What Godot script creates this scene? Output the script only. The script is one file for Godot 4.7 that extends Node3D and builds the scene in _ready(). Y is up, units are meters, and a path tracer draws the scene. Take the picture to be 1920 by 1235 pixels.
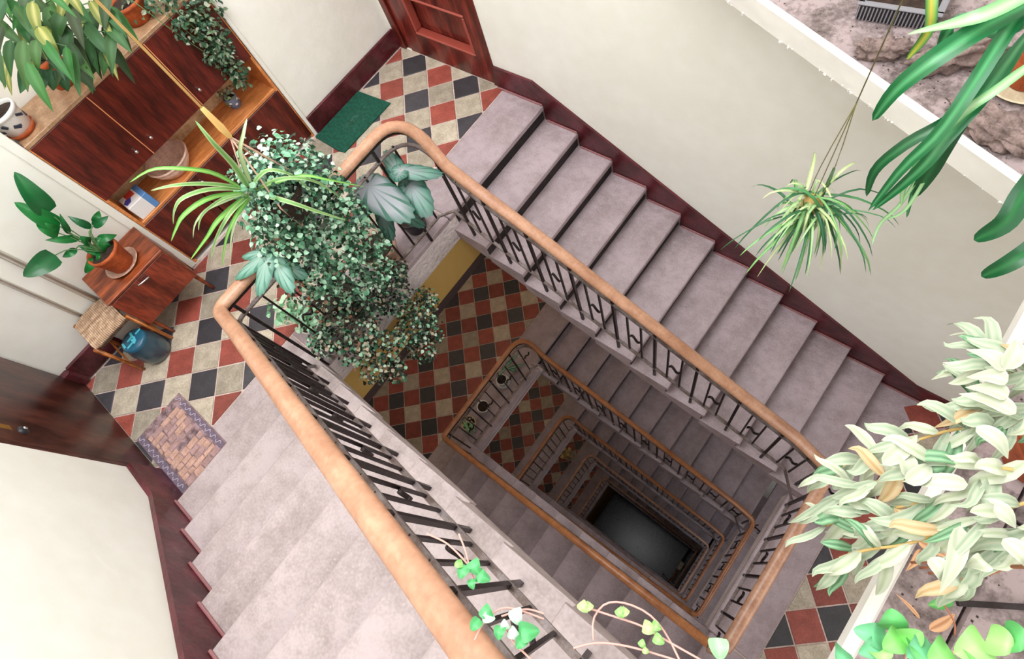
extends Node3D
# A stairwell seen from its top landing: x runs along the flights, z across them, y is up; the tiled landing in view is y = 0.

const EYE := Vector3(3.816, 2.94, 2.172)
const RIGHT := Vector3(0.7684, -0.2285, -0.5978)
const DOWN := Vector3(0.4902, -0.3903, 0.7793)
const AHEAD := Vector3(-0.4114, -0.8919, -0.1879)
const FOCAL := 1013.654
const G := 0.29          # going of a step
const R := 0.1418        # rise of a step
const STOREY := 3.12
const XA := 1.559        # first nosing of the flights that go down
const XB := 1.461        # first nosing of the flights that go up
const WA := 1.129        # well side of the down flights
const WB := 2.405        # well side of the up flights
const W := 3.59          # far long wall
const L := 5.85          # right end wall

var rng := RandomNumberGenerator.new()
var M := {}
var taken := {}

func _ready() -> void:
	rng.seed = 7
	set_view()
	set_light()
	make_materials()
	build_walls()
	build_floors()
	build_flights()
	build_railings()
	build_doors()
	build_furniture()
	build_plants()
	build_ledge_things()

func set_view() -> void:
	var cam := Camera3D.new()
	cam.name = "camera"
	cam.transform = Transform3D(Basis(RIGHT.normalized(), -DOWN.normalized(), -AHEAD.normalized()).orthonormalized(), EYE)
	cam.fov = rad_to_deg(2.0 * atan(617.5 / FOCAL))
	cam.near = 0.05
	cam.far = 60.0
	add_child(cam)
	cam.current = true

func set_light() -> void:
	var we := WorldEnvironment.new()
	we.name = "world_environment"
	var e := Environment.new()
	var sm := ProceduralSkyMaterial.new()
	sm.sky_top_color = Color(0.80, 0.86, 0.94)
	sm.sky_horizon_color = Color(0.92, 0.93, 0.93)
	sm.ground_bottom_color = Color(0.55, 0.54, 0.5)
	sm.ground_horizon_color = Color(0.8, 0.8, 0.78)
	var sky := Sky.new()
	sky.sky_material = sm
	e.background_mode = Environment.BG_SKY
	e.sky = sky
	e.background_energy_multiplier = 2.0
	e.tonemap_mode = Environment.TONE_MAPPER_LINEAR
	e.tonemap_exposure = 1.06
	e.sdfgi_enabled = true
	e.ssao_enabled = true
	e.ssil_enabled = true
	we.environment = e
	add_child(we)
	# daylight through the roof light over the landing, plus fill from unseen windows added in the end wall
	area_light("roof_light_daylight", Vector3(1.9, 4.72, 2.0), Vector2(3.5, 2.5), Vector3.DOWN, 17.0, Color(1.0, 0.995, 0.985))
	area_light("added_window_fill", Vector3(L + 0.02, 3.6, 1.9), Vector2(1.9, 1.7), Vector3(-1, -0.1, 0), 3.0, Color(1.0, 0.985, 0.96))
	for n in 4:
		area_light("added_half_landing_fill", Vector3(L + 0.02, 0.1 - STOREY * n, 1.9), Vector2(1.7, 1.3), Vector3(-1, 0, 0), [1.7, 0.5, 0.16, 0.1][n], Color(1.0, 0.96, 0.89))  # added to brighten the long wall and the lower storeys

func area_light(called: String, at: Vector3, size: Vector2, towards: Vector3, energy: float, c: Color) -> void:
	var l := AreaLight3D.new()
	l.name = called
	l.area_size = size
	l.light_energy = energy
	l.light_color = c
	l.shadow_enabled = true
	l.area_range = 40.0
	l.area_attenuation = 2.0
	add_child(l)
	var up := Vector3.RIGHT if absf(towards.normalized().y) > 0.9 else Vector3.UP
	l.look_at_from_position(at, at + towards, up)

# ---------------------------------------------------------------- naming
func numbered(called: String) -> String:
	var n: int = taken.get(called, 0)
	taken[called] = n + 1
	return called if n == 0 else "%s_%03d" % [called, n]

func tag(o: Node, label: String, category: String, group := "", kind := "") -> Node:
	o.set_meta("label", label)
	if category: o.set_meta("category", category)
	if group: o.set_meta("group", group)
	if kind: o.set_meta("kind", kind)
	return o

func thing(called: String, at: Vector3, label: String, category: String, group := "", kind := "") -> Node3D:
	var o := Node3D.new()
	o.name = numbered(called)
	add_child(o)
	o.position = at
	tag(o, label, category, group, kind)
	return o

func part(called: String, mesh: Mesh, m: Material, parent: Node, at := Vector3.ZERO) -> MeshInstance3D:
	var o := MeshInstance3D.new()
	o.name = called if parent != self else numbered(called)
	o.mesh = mesh
	o.material_override = m
	o.position = at
	parent.add_child(o, true)
	return o

# a part given in world coordinates under a thing that has a place of its own
func wpart(called: String, st: SurfaceTool, m: Material, parent: Node3D, smooth := false) -> MeshInstance3D:
	return part(called, done(st, smooth), m, parent, -parent.position if parent.get_parent() == self else -(parent.position + (parent.get_parent() as Node3D).position))

# ---------------------------------------------------------------- mesh helpers (faces given counter-clockwise seen from outside)
func begin() -> SurfaceTool:
	var st := SurfaceTool.new()
	st.begin(Mesh.PRIMITIVE_TRIANGLES)
	st.set_smooth_group(-1)
	return st

func done(st: SurfaceTool, smooth := false) -> ArrayMesh:
	st.generate_normals()
	return st.commit()

func tri(st: SurfaceTool, a: Vector3, b: Vector3, c: Vector3) -> void:
	st.add_vertex(a)
	st.add_vertex(c)
	st.add_vertex(b)

func quad(st: SurfaceTool, a: Vector3, b: Vector3, c: Vector3, d: Vector3) -> void:
	tri(st, a, b, c)
	tri(st, a, c, d)

func box(st: SurfaceTool, lo: Vector3, hi: Vector3, bev := 0.0) -> void:
	obox(st, Transform3D(Basis(), (lo + hi) * 0.5), hi - lo, bev)

# a box with chamfered edges, placed by a transform
func obox(st: SurfaceTool, t: Transform3D, size: Vector3, bev := 0.0) -> void:
	var h := size * 0.5
	if bev <= 0.0:
		for ax in 3:
			for s: float in [-1.0, 1.0]:
				var n := Vector3.ZERO
				var u := Vector3.ZERO
				var v := Vector3.ZERO
				n[ax] = h[ax] * s
				u[(ax + 1) % 3] = h[(ax + 1) % 3]
				v[(ax + 2) % 3] = h[(ax + 2) % 3] * s
				quad(st, t * (n - u - v), t * (n + u - v), t * (n + u + v), t * (n - u + v))
		return
	var b := minf(bev, minf(h.x, minf(h.y, h.z)) * 0.9)
	for ax in 3:
		for s: float in [-1.0, 1.0]:
			var n := Vector3.ZERO
			var u := Vector3.ZERO
			var v := Vector3.ZERO
			n[ax] = h[ax] * s
			u[(ax + 1) % 3] = h[(ax + 1) % 3] - b
			v[(ax + 2) % 3] = (h[(ax + 2) % 3] - b) * s
			quad(st, t * (n - u - v), t * (n + u - v), t * (n + u + v), t * (n - u + v))
	for ax in 3:
		var i := (ax + 1) % 3
		var j := (ax + 2) % 3
		for si: float in [-1.0, 1.0]:
			for sj: float in [-1.0, 1.0]:
				var p := Vector3.ZERO
				p[i] = h[i] * si
				p[j] = (h[j] - b) * sj
				var q := Vector3.ZERO
				q[i] = (h[i] - b) * si
				q[j] = h[j] * sj
				var d := Vector3.ZERO
				d[ax] = (h[ax] - b) * si * sj
				quad(st, t * (p - d), t * (q - d), t * (q + d), t * (p + d))
	for sx: float in [-1.0, 1.0]:
		for sy: float in [-1.0, 1.0]:
			for sz: float in [-1.0, 1.0]:
				var a := Vector3(h.x * sx, (h.y - b) * sy, (h.z - b) * sz)
				var c := Vector3((h.x - b) * sx, h.y * sy, (h.z - b) * sz)
				var d := Vector3((h.x - b) * sx, (h.y - b) * sy, h.z * sz)
				if sx * sy * sz > 0.0: tri(st, t * a, t * c, t * d)
				else: tri(st, t * a, t * d, t * c)

# a polygon in the plane (o, ux, uy) drawn out along a vector
func prism(st: SurfaceTool, poly: PackedVector2Array, o: Vector3, ux: Vector3, uy: Vector3, along: Vector3) -> void:
	var p := poly.duplicate()
	if Geometry2D.is_polygon_clockwise(p): p.reverse()
	if ux.cross(uy).dot(along) < 0.0:
		o += along
		along = -along
	var idx := Geometry2D.triangulate_polygon(p)
	var f := func(v: Vector2) -> Vector3: return o + ux * v.x + uy * v.y
	for k in range(0, idx.size(), 3):
		var a: Vector2 = p[idx[k]]
		var b: Vector2 = p[idx[k + 1]]
		var c: Vector2 = p[idx[k + 2]]
		if (b - a).cross(c - a) < 0.0:
			var s := b
			b = c
			c = s
		tri(st, f.call(a) + along, f.call(b) + along, f.call(c) + along)
		tri(st, f.call(a), f.call(c), f.call(b))
	for k in p.size():
		var a: Vector3 = f.call(p[k])
		var b: Vector3 = f.call(p[(k + 1) % p.size()])
		quad(st, a, b, b + along, a + along)

func smooth_path(pts: Array, n: int) -> PackedVector3Array:
	var out := PackedVector3Array()
	var m := pts.size()
	if m == 2:
		for k in n + 1: out.append((pts[0] as Vector3).lerp(pts[1], float(k) / n))
		return out
	for k in n + 1:
		var f := float(k) / n * (m - 1)
		var i := mini(int(f), m - 2)
		var t := f - i
		var p0: Vector3 = pts[maxi(i - 1, 0)]
		var p1: Vector3 = pts[i]
		var p2: Vector3 = pts[i + 1]
		var p3: Vector3 = pts[mini(i + 2, m - 1)]
		out.append(p1.cubic_interpolate(p2, p0, p3, t))
	return out

func ring_sweep(st: SurfaceTool, pts: PackedVector3Array, prof: PackedVector2Array, scales: Array = [], hint := Vector3.UP, caps := true) -> void:
	var n := pts.size()
	var m := prof.size()
	var prev: Array = []
	for k in n:
		var t := (pts[mini(k + 1, n - 1)] - pts[maxi(k - 1, 0)]).normalized()
		var side := t.cross(hint)
		if side.length() < 0.05: side = t.cross(Vector3(0.3, 0.1, 0.95))
		side = side.normalized()
		var up := side.cross(t).normalized()
		# mitre: keep the section true round sharp bends
		var s := 1.0 if scales.is_empty() else float(scales[k])
		var now: Array = []
		for q in prof: now.append(pts[k] + side * q.x * s + up * q.y * s)
		if k > 0:
			for j in m:
				var j2 := (j + 1) % m
				quad(st, prev[j], prev[j2], now[j2], now[j])
		if caps and (k == 0 or k == n - 1):
			for j in range(1, m - 1):
				if k == 0: tri(st, now[0], now[j + 1], now[j])
				else: tri(st, now[0], now[j], now[j + 1])
		prev = now

func oval(rx: float, ry: float, m: int) -> PackedVector2Array:
	var p := PackedVector2Array()
	for k in m:
		var a := -TAU * k / m
		p.append(Vector2(cos(a) * rx, sin(a) * ry))
	return p

func rect(rx: float, ry: float) -> PackedVector2Array:
	return PackedVector2Array([Vector2(rx, ry), Vector2(rx, -ry), Vector2(-rx, -ry), Vector2(-rx, ry)])

func tube(st: SurfaceTool, pts: Array, r: float, m := 6, steps := 0, r2 := -1.0) -> void:
	st.set_smooth_group(1)
	var p := smooth_path(pts, steps) if steps > 0 else PackedVector3Array(pts)
	var sc: Array = []
	for k in p.size(): sc.append(1.0 if r2 < 0.0 else lerpf(1.0, r2 / r, float(k) / (p.size() - 1)))
	ring_sweep(st, p, oval(r, r, m), sc)
	st.set_smooth_group(-1)

func bar(st: SurfaceTool, a: Vector3, b: Vector3, w: float, d: float, hint := Vector3.RIGHT) -> void:
	st.set_smooth_group(-1)
	ring_sweep(st, PackedVector3Array([a, b]), rect(w * 0.5, d * 0.5), [], hint)

# a turned shape: profile of (radius, height) from the bottom outside up
func lathe(st: SurfaceTool, o: Vector3, prof: Array, m := 28, ax := Vector3.UP, squash := 1.0) -> void:
	st.set_smooth_group(1)
	var u := ax.cross(Vector3.RIGHT if absf(ax.x) < 0.9 else Vector3.BACK).normalized()
	var v := ax.cross(u).normalized() * squash
	for k in prof.size() - 1:
		var a: Vector2 = prof[k]
		var b: Vector2 = prof[k + 1]
		for j in m:
			var t0 := TAU * j / m
			var t1 := TAU * (j + 1) / m
			var d0 := u * cos(t0) + v * sin(t0)
			var d1 := u * cos(t1) + v * sin(t1)
			var p0 := o + d0 * a.x + ax * a.y
			var p1 := o + d1 * a.x + ax * a.y
			var p2 := o + d1 * b.x + ax * b.y
			var p3 := o + d0 * b.x + ax * b.y
			if a.x < 1e-5: tri(st, p0, p2, p3)
			elif b.x < 1e-5: tri(st, p0, p1, p2)
			else: quad(st, p0, p1, p2, p3)
	st.set_smooth_group(-1)

# a lump pushed in and out by noise
func lump(st: SurfaceTool, t: Transform3D, rough: float, freq: float, sd: int, nu := 28, nv := 16) -> void:
	st.set_smooth_group(1)
	var nz := FastNoiseLite.new()
	nz.seed = sd
	nz.frequency = freq
	nz.fractal_octaves = 3
	var P := func(i: int, j: int) -> Vector3:
		var a := TAU * (i % nu) / nu
		var b := PI * j / nv - PI / 2.0
		var d := Vector3(cos(a) * cos(b), sin(b), sin(a) * cos(b))
		return t * (d * (1.0 + rough * nz.get_noise_3dv(d * 10.0)))
	for i in nu:
		for j in nv:
			var a: Vector3 = P.call(i, j)
			var b: Vector3 = P.call(i, j + 1)
			var c: Vector3 = P.call(i + 1, j + 1)
			var d: Vector3 = P.call(i + 1, j)
			if j == 0: tri(st, a, b, c)
			elif j == nv - 1: tri(st, a, b, d)
			else: quad(st, a, b, c, d)
	st.set_smooth_group(-1)

# a long leaf along a path; cols: [edge, between, middle]; shape 0 lance, 1 strap, 2 broad
func leaf(st: SurfaceTool, pts: Array, w: float, hint: Vector3, cols: Array, shape := 0, fold := 0.25, n := 9) -> void:
	st.set_smooth_group(1)
	var p := smooth_path(pts, n)
	var prev: Array = []
	var offs := [-1.0, -0.5, 0.0, 0.5, 1.0]
	for k in n + 1:
		var t := float(k) / n
		var f := 0.0
		match shape:
			0: f = pow(maxf(0.0, sin(PI * pow(t, 0.68))), 1.1)
			1: f = minf(1.0, 0.45 + t * 3.0) * pow(maxf(0.0, 1.0 - pow(t, 4.0)), 0.6)
			2: f = pow(maxf(0.0, sin(PI * pow(t, 0.55))), 0.75)
			3: f = minf(1.0, 0.4 + t * 3.5) * pow(1.0 - t, 0.55)
		f = maxf(f, 0.03)
		var tan := (p[mini(k + 1, n)] - p[maxi(k - 1, 0)]).normalized()
		var side := tan.cross(hint)
		if side.length() < 0.05: side = tan.cross(Vector3(0.4, 0.2, 0.9))
		side = side.normalized()
		var nor := side.cross(tan).normalized()
		var now: Array = []
		for o: float in offs:
			now.append(p[k] + side * o * w * f + nor * absf(o) * fold * w * f)
		if k > 0:
			for j in 4:
				var ca: Color = cols[[0, 1, 2, 1, 0][j]]
				var cb: Color = cols[[0, 1, 2, 1, 0][j + 1]]
				for q: Array in [[prev[j], ca], [now[j], ca], [now[j + 1], cb], [prev[j], ca], [now[j + 1], cb], [prev[j + 1], cb]]:
					st.set_color(q[1])
					st.add_vertex(q[0])
		prev = now
	st.set_smooth_group(-1)

# a small leaf of six corners folded along its middle
func leaflet(st: SurfaceTool, at: Vector3, nor: Vector3, dir: Vector3, s: float, c: Color, broad := 0.42) -> void:
	var d := (dir - nor * dir.dot(nor)).normalized()
	var side := d.cross(nor).normalized()
	var a := at
	var e := at + d * s - nor * s * 0.12
	var b1 := at + d * s * 0.3 + side * s * broad + nor * s * 0.08
	var b2 := at + d * s * 0.68 + side * s * broad * 0.8 + nor * s * 0.05
	var c1 := at + d * s * 0.3 - side * s * broad + nor * s * 0.08
	var c2 := at + d * s * 0.68 - side * s * broad * 0.8 + nor * s * 0.05
	st.set_color(c)
	for q: Array in [[a, b1, b2], [a, b2, e], [a, e, c2], [a, c2, c1]]:
		tri(st, q[0], q[1], q[2])

# leaves over ellipsoids: blobs are [centre, radii, how many]
func foliage(st: SurfaceTool, blobs: Array, s: float, cols: Array, droop := 0.5, broad := 0.42) -> void:
	for bl: Array in blobs:
		var c: Vector3 = bl[0]
		var r: Vector3 = bl[1]
		for k in int(bl[2]):
			var d := Vector3(rng.randfn(), rng.randfn(), rng.randfn()).normalized()
			var depth := pow(rng.randf(), 0.45)
			var at := c + d * r * (0.45 + 0.6 * depth) + Vector3(rng.randfn(), rng.randfn(), rng.randfn()) * s * 0.35
			var nor := (d / r).normalized() * 0.6 + Vector3.UP * 0.75 + Vector3(rng.randfn(), rng.randfn(), rng.randfn()) * 0.42
			var dir := Vector3(rng.randfn(), -droop, rng.randfn()) + d * 0.5
			leaflet(st, at, nor.normalized(), dir, s * rng.randf_range(0.65, 1.25), cols[rng.randi() % cols.size()], broad)

# the point where the line of sight through a pixel of the 1920 x 1235 frame meets the plane axis = value
func px(x: float, y: float, axis: int, value: float) -> Vector3:
	var v := RIGHT * ((x - 960.0) / FOCAL) + DOWN * ((y - 617.5) / FOCAL) + AHEAD
	return EYE + v * ((value - EYE[axis]) / v[axis])

func pd(x: float, y: float, dist: float) -> Vector3:
	return EYE + (RIGHT * ((x - 960.0) / FOCAL) + DOWN * ((y - 617.5) / FOCAL) + AHEAD).normalized() * dist

func lin(r: int, g: int, b: int) -> Color:
	return Color8(r, g, b).srgb_to_linear()

func lit(c: Color, k: float) -> Color:
	var f := 1.0 + 2.0 * k
	return Color(minf(c.r * f, 0.9), minf(c.g * f, 0.9), minf(c.b * f, 0.9))

# ---------------------------------------------------------------- materials
func noise_tex(sd: int, layers: Array, lo: Color, hi: Color, size := 512, spots := 0, spot := Color.WHITE) -> ImageTexture:
	var sum := PackedFloat32Array()
	sum.resize(size * size)
	for l: Array in layers:
		var nz := FastNoiseLite.new()
		nz.seed = sd + int(l[0] * 1000.0)
		nz.frequency = l[0]
		nz.noise_type = FastNoiseLite.TYPE_SIMPLEX_SMOOTH
		nz.fractal_octaves = 4
		var im := nz.get_seamless_image(size, size)
		var d := im.get_data()
		var wgt: float = l[1] / 255.0
		for k in size * size: sum[k] += d[k] * wgt
	var bytes := PackedByteArray()
	bytes.resize(size * size * 3)
	var a := [lo.r * 255.0, lo.g * 255.0, lo.b * 255.0]
	var b := [hi.r * 255.0, hi.g * 255.0, hi.b * 255.0]
	for k in size * size:
		var t := clampf((sum[k] - 0.25) * 2.0, 0.0, 1.0)
		bytes[k * 3] = int(lerpf(a[0], b[0], t))
		bytes[k * 3 + 1] = int(lerpf(a[1], b[1], t))
		bytes[k * 3 + 2] = int(lerpf(a[2], b[2], t))
	var img := Image.create_from_data(size, size, false, Image.FORMAT_RGB8, bytes)
	var r2 := RandomNumberGenerator.new()
	r2.seed = sd
	for k in spots:
		var p := Vector2i(r2.randi() % size, r2.randi() % size)
		var s := r2.randi_range(1, 3)
		for i in s:
			for j in s: img.set_pixel((p.x + i) % size, (p.y + j) % size, spot)
	return ImageTexture.create_from_image(img)

func relief(sd: int, freq: float, strength: float, size := 256) -> ImageTexture:
	var nz := FastNoiseLite.new()
	nz.seed = sd
	nz.frequency = freq
	nz.fractal_octaves = 5
	var im := nz.get_seamless_image(size, size)
	im.convert(Image.FORMAT_RGB8)
	im.bump_map_to_normal_map(strength)
	return ImageTexture.create_from_image(im)

func mat(called: String, c: Color, rough: float, tex: Texture2D = null, scale := 1.0, nor: Texture2D = null, metal := 0.0, squeeze := Vector3.ONE) -> StandardMaterial3D:
	var m := StandardMaterial3D.new()
	m.resource_name = called
	m.albedo_color = c
	m.roughness = rough
	m.metallic = metal
	m.cull_mode = BaseMaterial3D.CULL_DISABLED
	if tex or nor:
		m.uv1_triplanar = true
		m.uv1_world_triplanar = true
		m.uv1_scale = squeeze * scale
	if tex: m.albedo_texture = tex
	if nor:
		m.normal_enabled = true
		m.normal_texture = nor
	M[called] = m
	return m

func make_materials() -> void:
	var plaster := noise_tex(3, [[0.004, 0.6], [0.03, 0.4]], Color(0.975, 0.97, 0.96), Color(1, 1, 1))
	var stone := noise_tex(11, [[0.006, 0.5], [0.03, 0.3], [0.15, 0.35]], Color(0.83, 0.81, 0.80), Color(1.0, 0.99, 1.0), 512, 500, Color(1, 0.98, 0.96))
	var stone_dirty := noise_tex(12, [[0.008, 0.6], [0.05, 0.4], [0.2, 0.2]], Color(0.45, 0.42, 0.40), Color(1.0, 0.98, 0.97), 512, 300, Color(0.3, 0.27, 0.25))
	var cement := noise_tex(21, [[0.01, 0.5], [0.06, 0.5]], Color(0.82, 0.81, 0.79), Color(1, 1, 1))
	var grain := noise_tex(31, [[0.01, 0.6], [0.08, 0.4]], Color(0.62, 0.55, 0.5), Color(1, 1, 1))
	var streak := noise_tex(35, [[0.006, 0.6], [0.03, 0.4]], Color(0.55, 0.5, 0.48), Color(1, 1, 1))
	var soft := noise_tex(37, [[0.008, 0.6], [0.05, 0.4]], Color(0.8, 0.74, 0.7), Color(1, 1, 1))
	var bumpy := relief(5, 0.03, 3.0)
	var fine := relief(6, 0.09, 2.5)
	mat("wall", Color8(247, 246, 239), 0.75, plaster, 0.4, bumpy)
	M["wall"].normal_scale = 0.12
	mat("white", Color8(228, 224, 218), 0.6, plaster, 0.7, bumpy)
	M["white"].normal_scale = 0.3
	mat("stone", Color8(176, 160, 164), 0.62, stone, 0.8, fine)
	M["stone"].normal_scale = 0.35
	mat("stone_lit", Color8(188, 174, 173), 0.6, stone, 0.75, fine)  # same stone paled: the stronger daylight on the up flight put into colour
	M["stone_lit"].normal_scale = 0.3
	mat("stone_edge", Color8(224, 213, 214), 0.65, stone, 0.9, fine)
	mat("shaded_riser", Color8(46, 38, 40), 0.8, stone_dirty, 0.9)  # near black: the shade below the nosings is put into this colour
	mat("stem_green", Color8(90, 130, 80), 0.5)
	mat("stone_old", Color8(164, 150, 152), 0.85, stone_dirty, 1.3, bumpy)
	mat("bark", Color8(150, 132, 128), 0.95, stone_dirty, 4.0, bumpy)
	mat("grout", Color8(224, 202, 194), 0.9, cement, 1.2)
	for k in 3:
		var s := [1.0, 0.9, 1.07][k] as float
		mat("cream_tile_%d" % k, Color(0.77 * s, 0.72 * s, 0.65 * s), 0.5, cement, 1.7)
		mat("red_tile_%d" % k, Color(0.64 * s, 0.32 * s, 0.275 * s), 0.48, cement, 1.7)
		mat("black_tile_%d" % k, Color(0.29 * s, 0.28 * s, 0.305 * s), 0.45, cement, 1.7)
	mat("maroon", Color8(104, 42, 52), 0.28, grain, 0.8, bumpy)
	M["maroon"].normal_scale = 0.25
	mat("bead_highlight", Color8(150, 100, 102), 0.35)  # pinker than the maroon: glossy reflection on the bead put into its colour
	mat("door_red", Color8(138, 52, 42), 0.3, streak, 0.9, null, 0.0, Vector3(3, 0.5, 3))
	mat("door_moulding", Color8(160, 74, 62), 0.3)
	mat("door_brown", Color8(92, 50, 40), 0.3, streak, 0.8, null, 0.0, Vector3(2, 0.6, 2))
	mat("cabinet_red", Color8(118, 40, 26), 0.3, streak, 0.9, null, 0.0, Vector3(4, 0.6, 4))
	mat("cabinet_orange", Color8(240, 158, 92), 0.38, soft, 1.6, null, 0.0, Vector3(3, 3, 0.5))
	mat("cabinet_top", Color8(186, 150, 116), 0.5, soft, 2.0)
	mat("door_edge", Color8(240, 156, 112), 0.4)
	mat("cabinet_strip", Color8(226, 194, 152), 0.5, soft, 1.2)
	mat("night_wood", Color8(168, 82, 42), 0.32, streak, 1.0, null, 0.0, Vector3(3, 3, 0.6))
	mat("rail_wood", Color8(200, 154, 126), 0.34, soft, 1.6)
	mat("rail_wood_pale", Color8(206, 158, 128), 0.36, streak, 2.2)
	mat("rail_wood_dark", Color8(186, 124, 80), 0.34, soft, 1.6)
	mat("iron", Color8(58, 50, 52), 0.42, grain, 2.0, null, 0.55)
	mat("iron_highlight", Color8(150, 140, 142), 0.4, grain, 2.0, null, 0.3)  # highlights along the thin bars put into a paler iron
	mat("ochre", Color8(188, 152, 84), 0.7, plaster, 0.6)
	mat("dark_band", Color8(62, 44, 44), 0.6)
	mat("dark_floor", Color8(82, 70, 74), 0.22, stone_dirty, 0.3)
	mat("green_mat", Color8(20, 92, 74), 0.95, soft, 6.0, fine)
	mat("green_mat_worn", Color8(64, 128, 108), 0.95, grain, 3.0, fine)
	mat("mat_base", Color8(168, 142, 148), 0.9, stone_dirty, 4.0)
	mat("mat_pad", Color8(214, 172, 156), 0.9, cement, 3.0)
	mat("mat_pad_grey", Color8(190, 154, 152), 0.9, cement, 3.0)
	mat("mat_scroll", Color8(178, 166, 182), 0.8)
	mat("mat_dark", Color8(112, 96, 112), 0.9)
	mat("terracotta", Color8(216, 106, 48), 0.7, grain, 2.0)
	mat("pale_clay", Color8(232, 196, 176), 0.6, grain, 2.0)
	mat("glaze_white", Color8(232, 230, 226), 0.25)
	mat("glaze_cream", Color8(226, 210, 180), 0.4, cement, 3.0)
	mat("glaze_blue", Color8(120, 140, 176), 0.25)
	mat("ink", Color8(40, 44, 60), 0.4)
	mat("soil", Color8(62, 44, 34), 0.95, grain, 6.0, fine)
	mat("pebble", Color8(206, 190, 164), 0.7, cement, 4.0)
	mat("wicker", Color8(238, 206, 176), 0.8, grain, 4.0, fine)
	mat("wicker_rose", Color8(246, 212, 196), 0.7, soft, 4.0, fine)
	mat("chair_wood", Color8(224, 136, 62), 0.35, streak, 1.4)
	mat("bottle", Color8(40, 70, 84), 0.08)
	M["bottle"].clearcoat_enabled = true
	mat("bottle_film", Color8(90, 190, 206), 0.12)
	mat("bottle_dark", Color8(40, 92, 118), 0.2)
	mat("rope", Color8(230, 186, 116), 0.85)
	mat("cord_green", Color8(116, 112, 70), 0.9)
	mat("cord_brown", Color8(190, 124, 92), 0.9)
	mat("brass", Color8(226, 178, 92), 0.25, null, 1.0, null, 0.9)
	mat("chrome", Color8(220, 220, 222), 0.22, null, 1.0, null, 0.9)
	mat("black_plastic", Color8(34, 34, 40), 0.4)
	mat("grey_plastic", Color8(130, 128, 134), 0.45)
	mat("box_blue", Color8(92, 140, 200), 0.5)
	mat("box_red", Color8(200, 66, 52), 0.5)
	mat("box_navy", Color8(66, 62, 140), 0.5)
	mat("box_white", Color8(236, 232, 232), 0.5)
	mat("yellow_dry", Color8(214, 178, 110), 0.8)
	var glow := mat("added_lamp_glass", Color8(250, 240, 220), 0.5)
	glow.emission_enabled = true
	glow.emission = Color(1.0, 0.86, 0.68)
	glow.emission_energy_multiplier = 1.5
	for q: Array in [["leafy", 0.42, 0.5], ["glossy", 0.3, 0.4], ["dull", 0.55, 0.5]]:
		var m := mat(q[0], Color.WHITE, q[1])
		m.vertex_color_use_as_albedo = true
		m.backlight_enabled = true
		m.backlight = Color(q[2], q[2], q[2]) * 0.7

# ---------------------------------------------------------------- the setting
func floor_shift(n: int) -> float:
	return [0.0, 0.0, 0.05, 0.12, 0.2, 0.2][n]

func well_b(n: int) -> float:
	return WB - 0.03 * n

# the well side of the lower up flights runs slightly askew
func edge_b(k: int) -> float:
	return 2.30 - 0.002 * k

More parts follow.
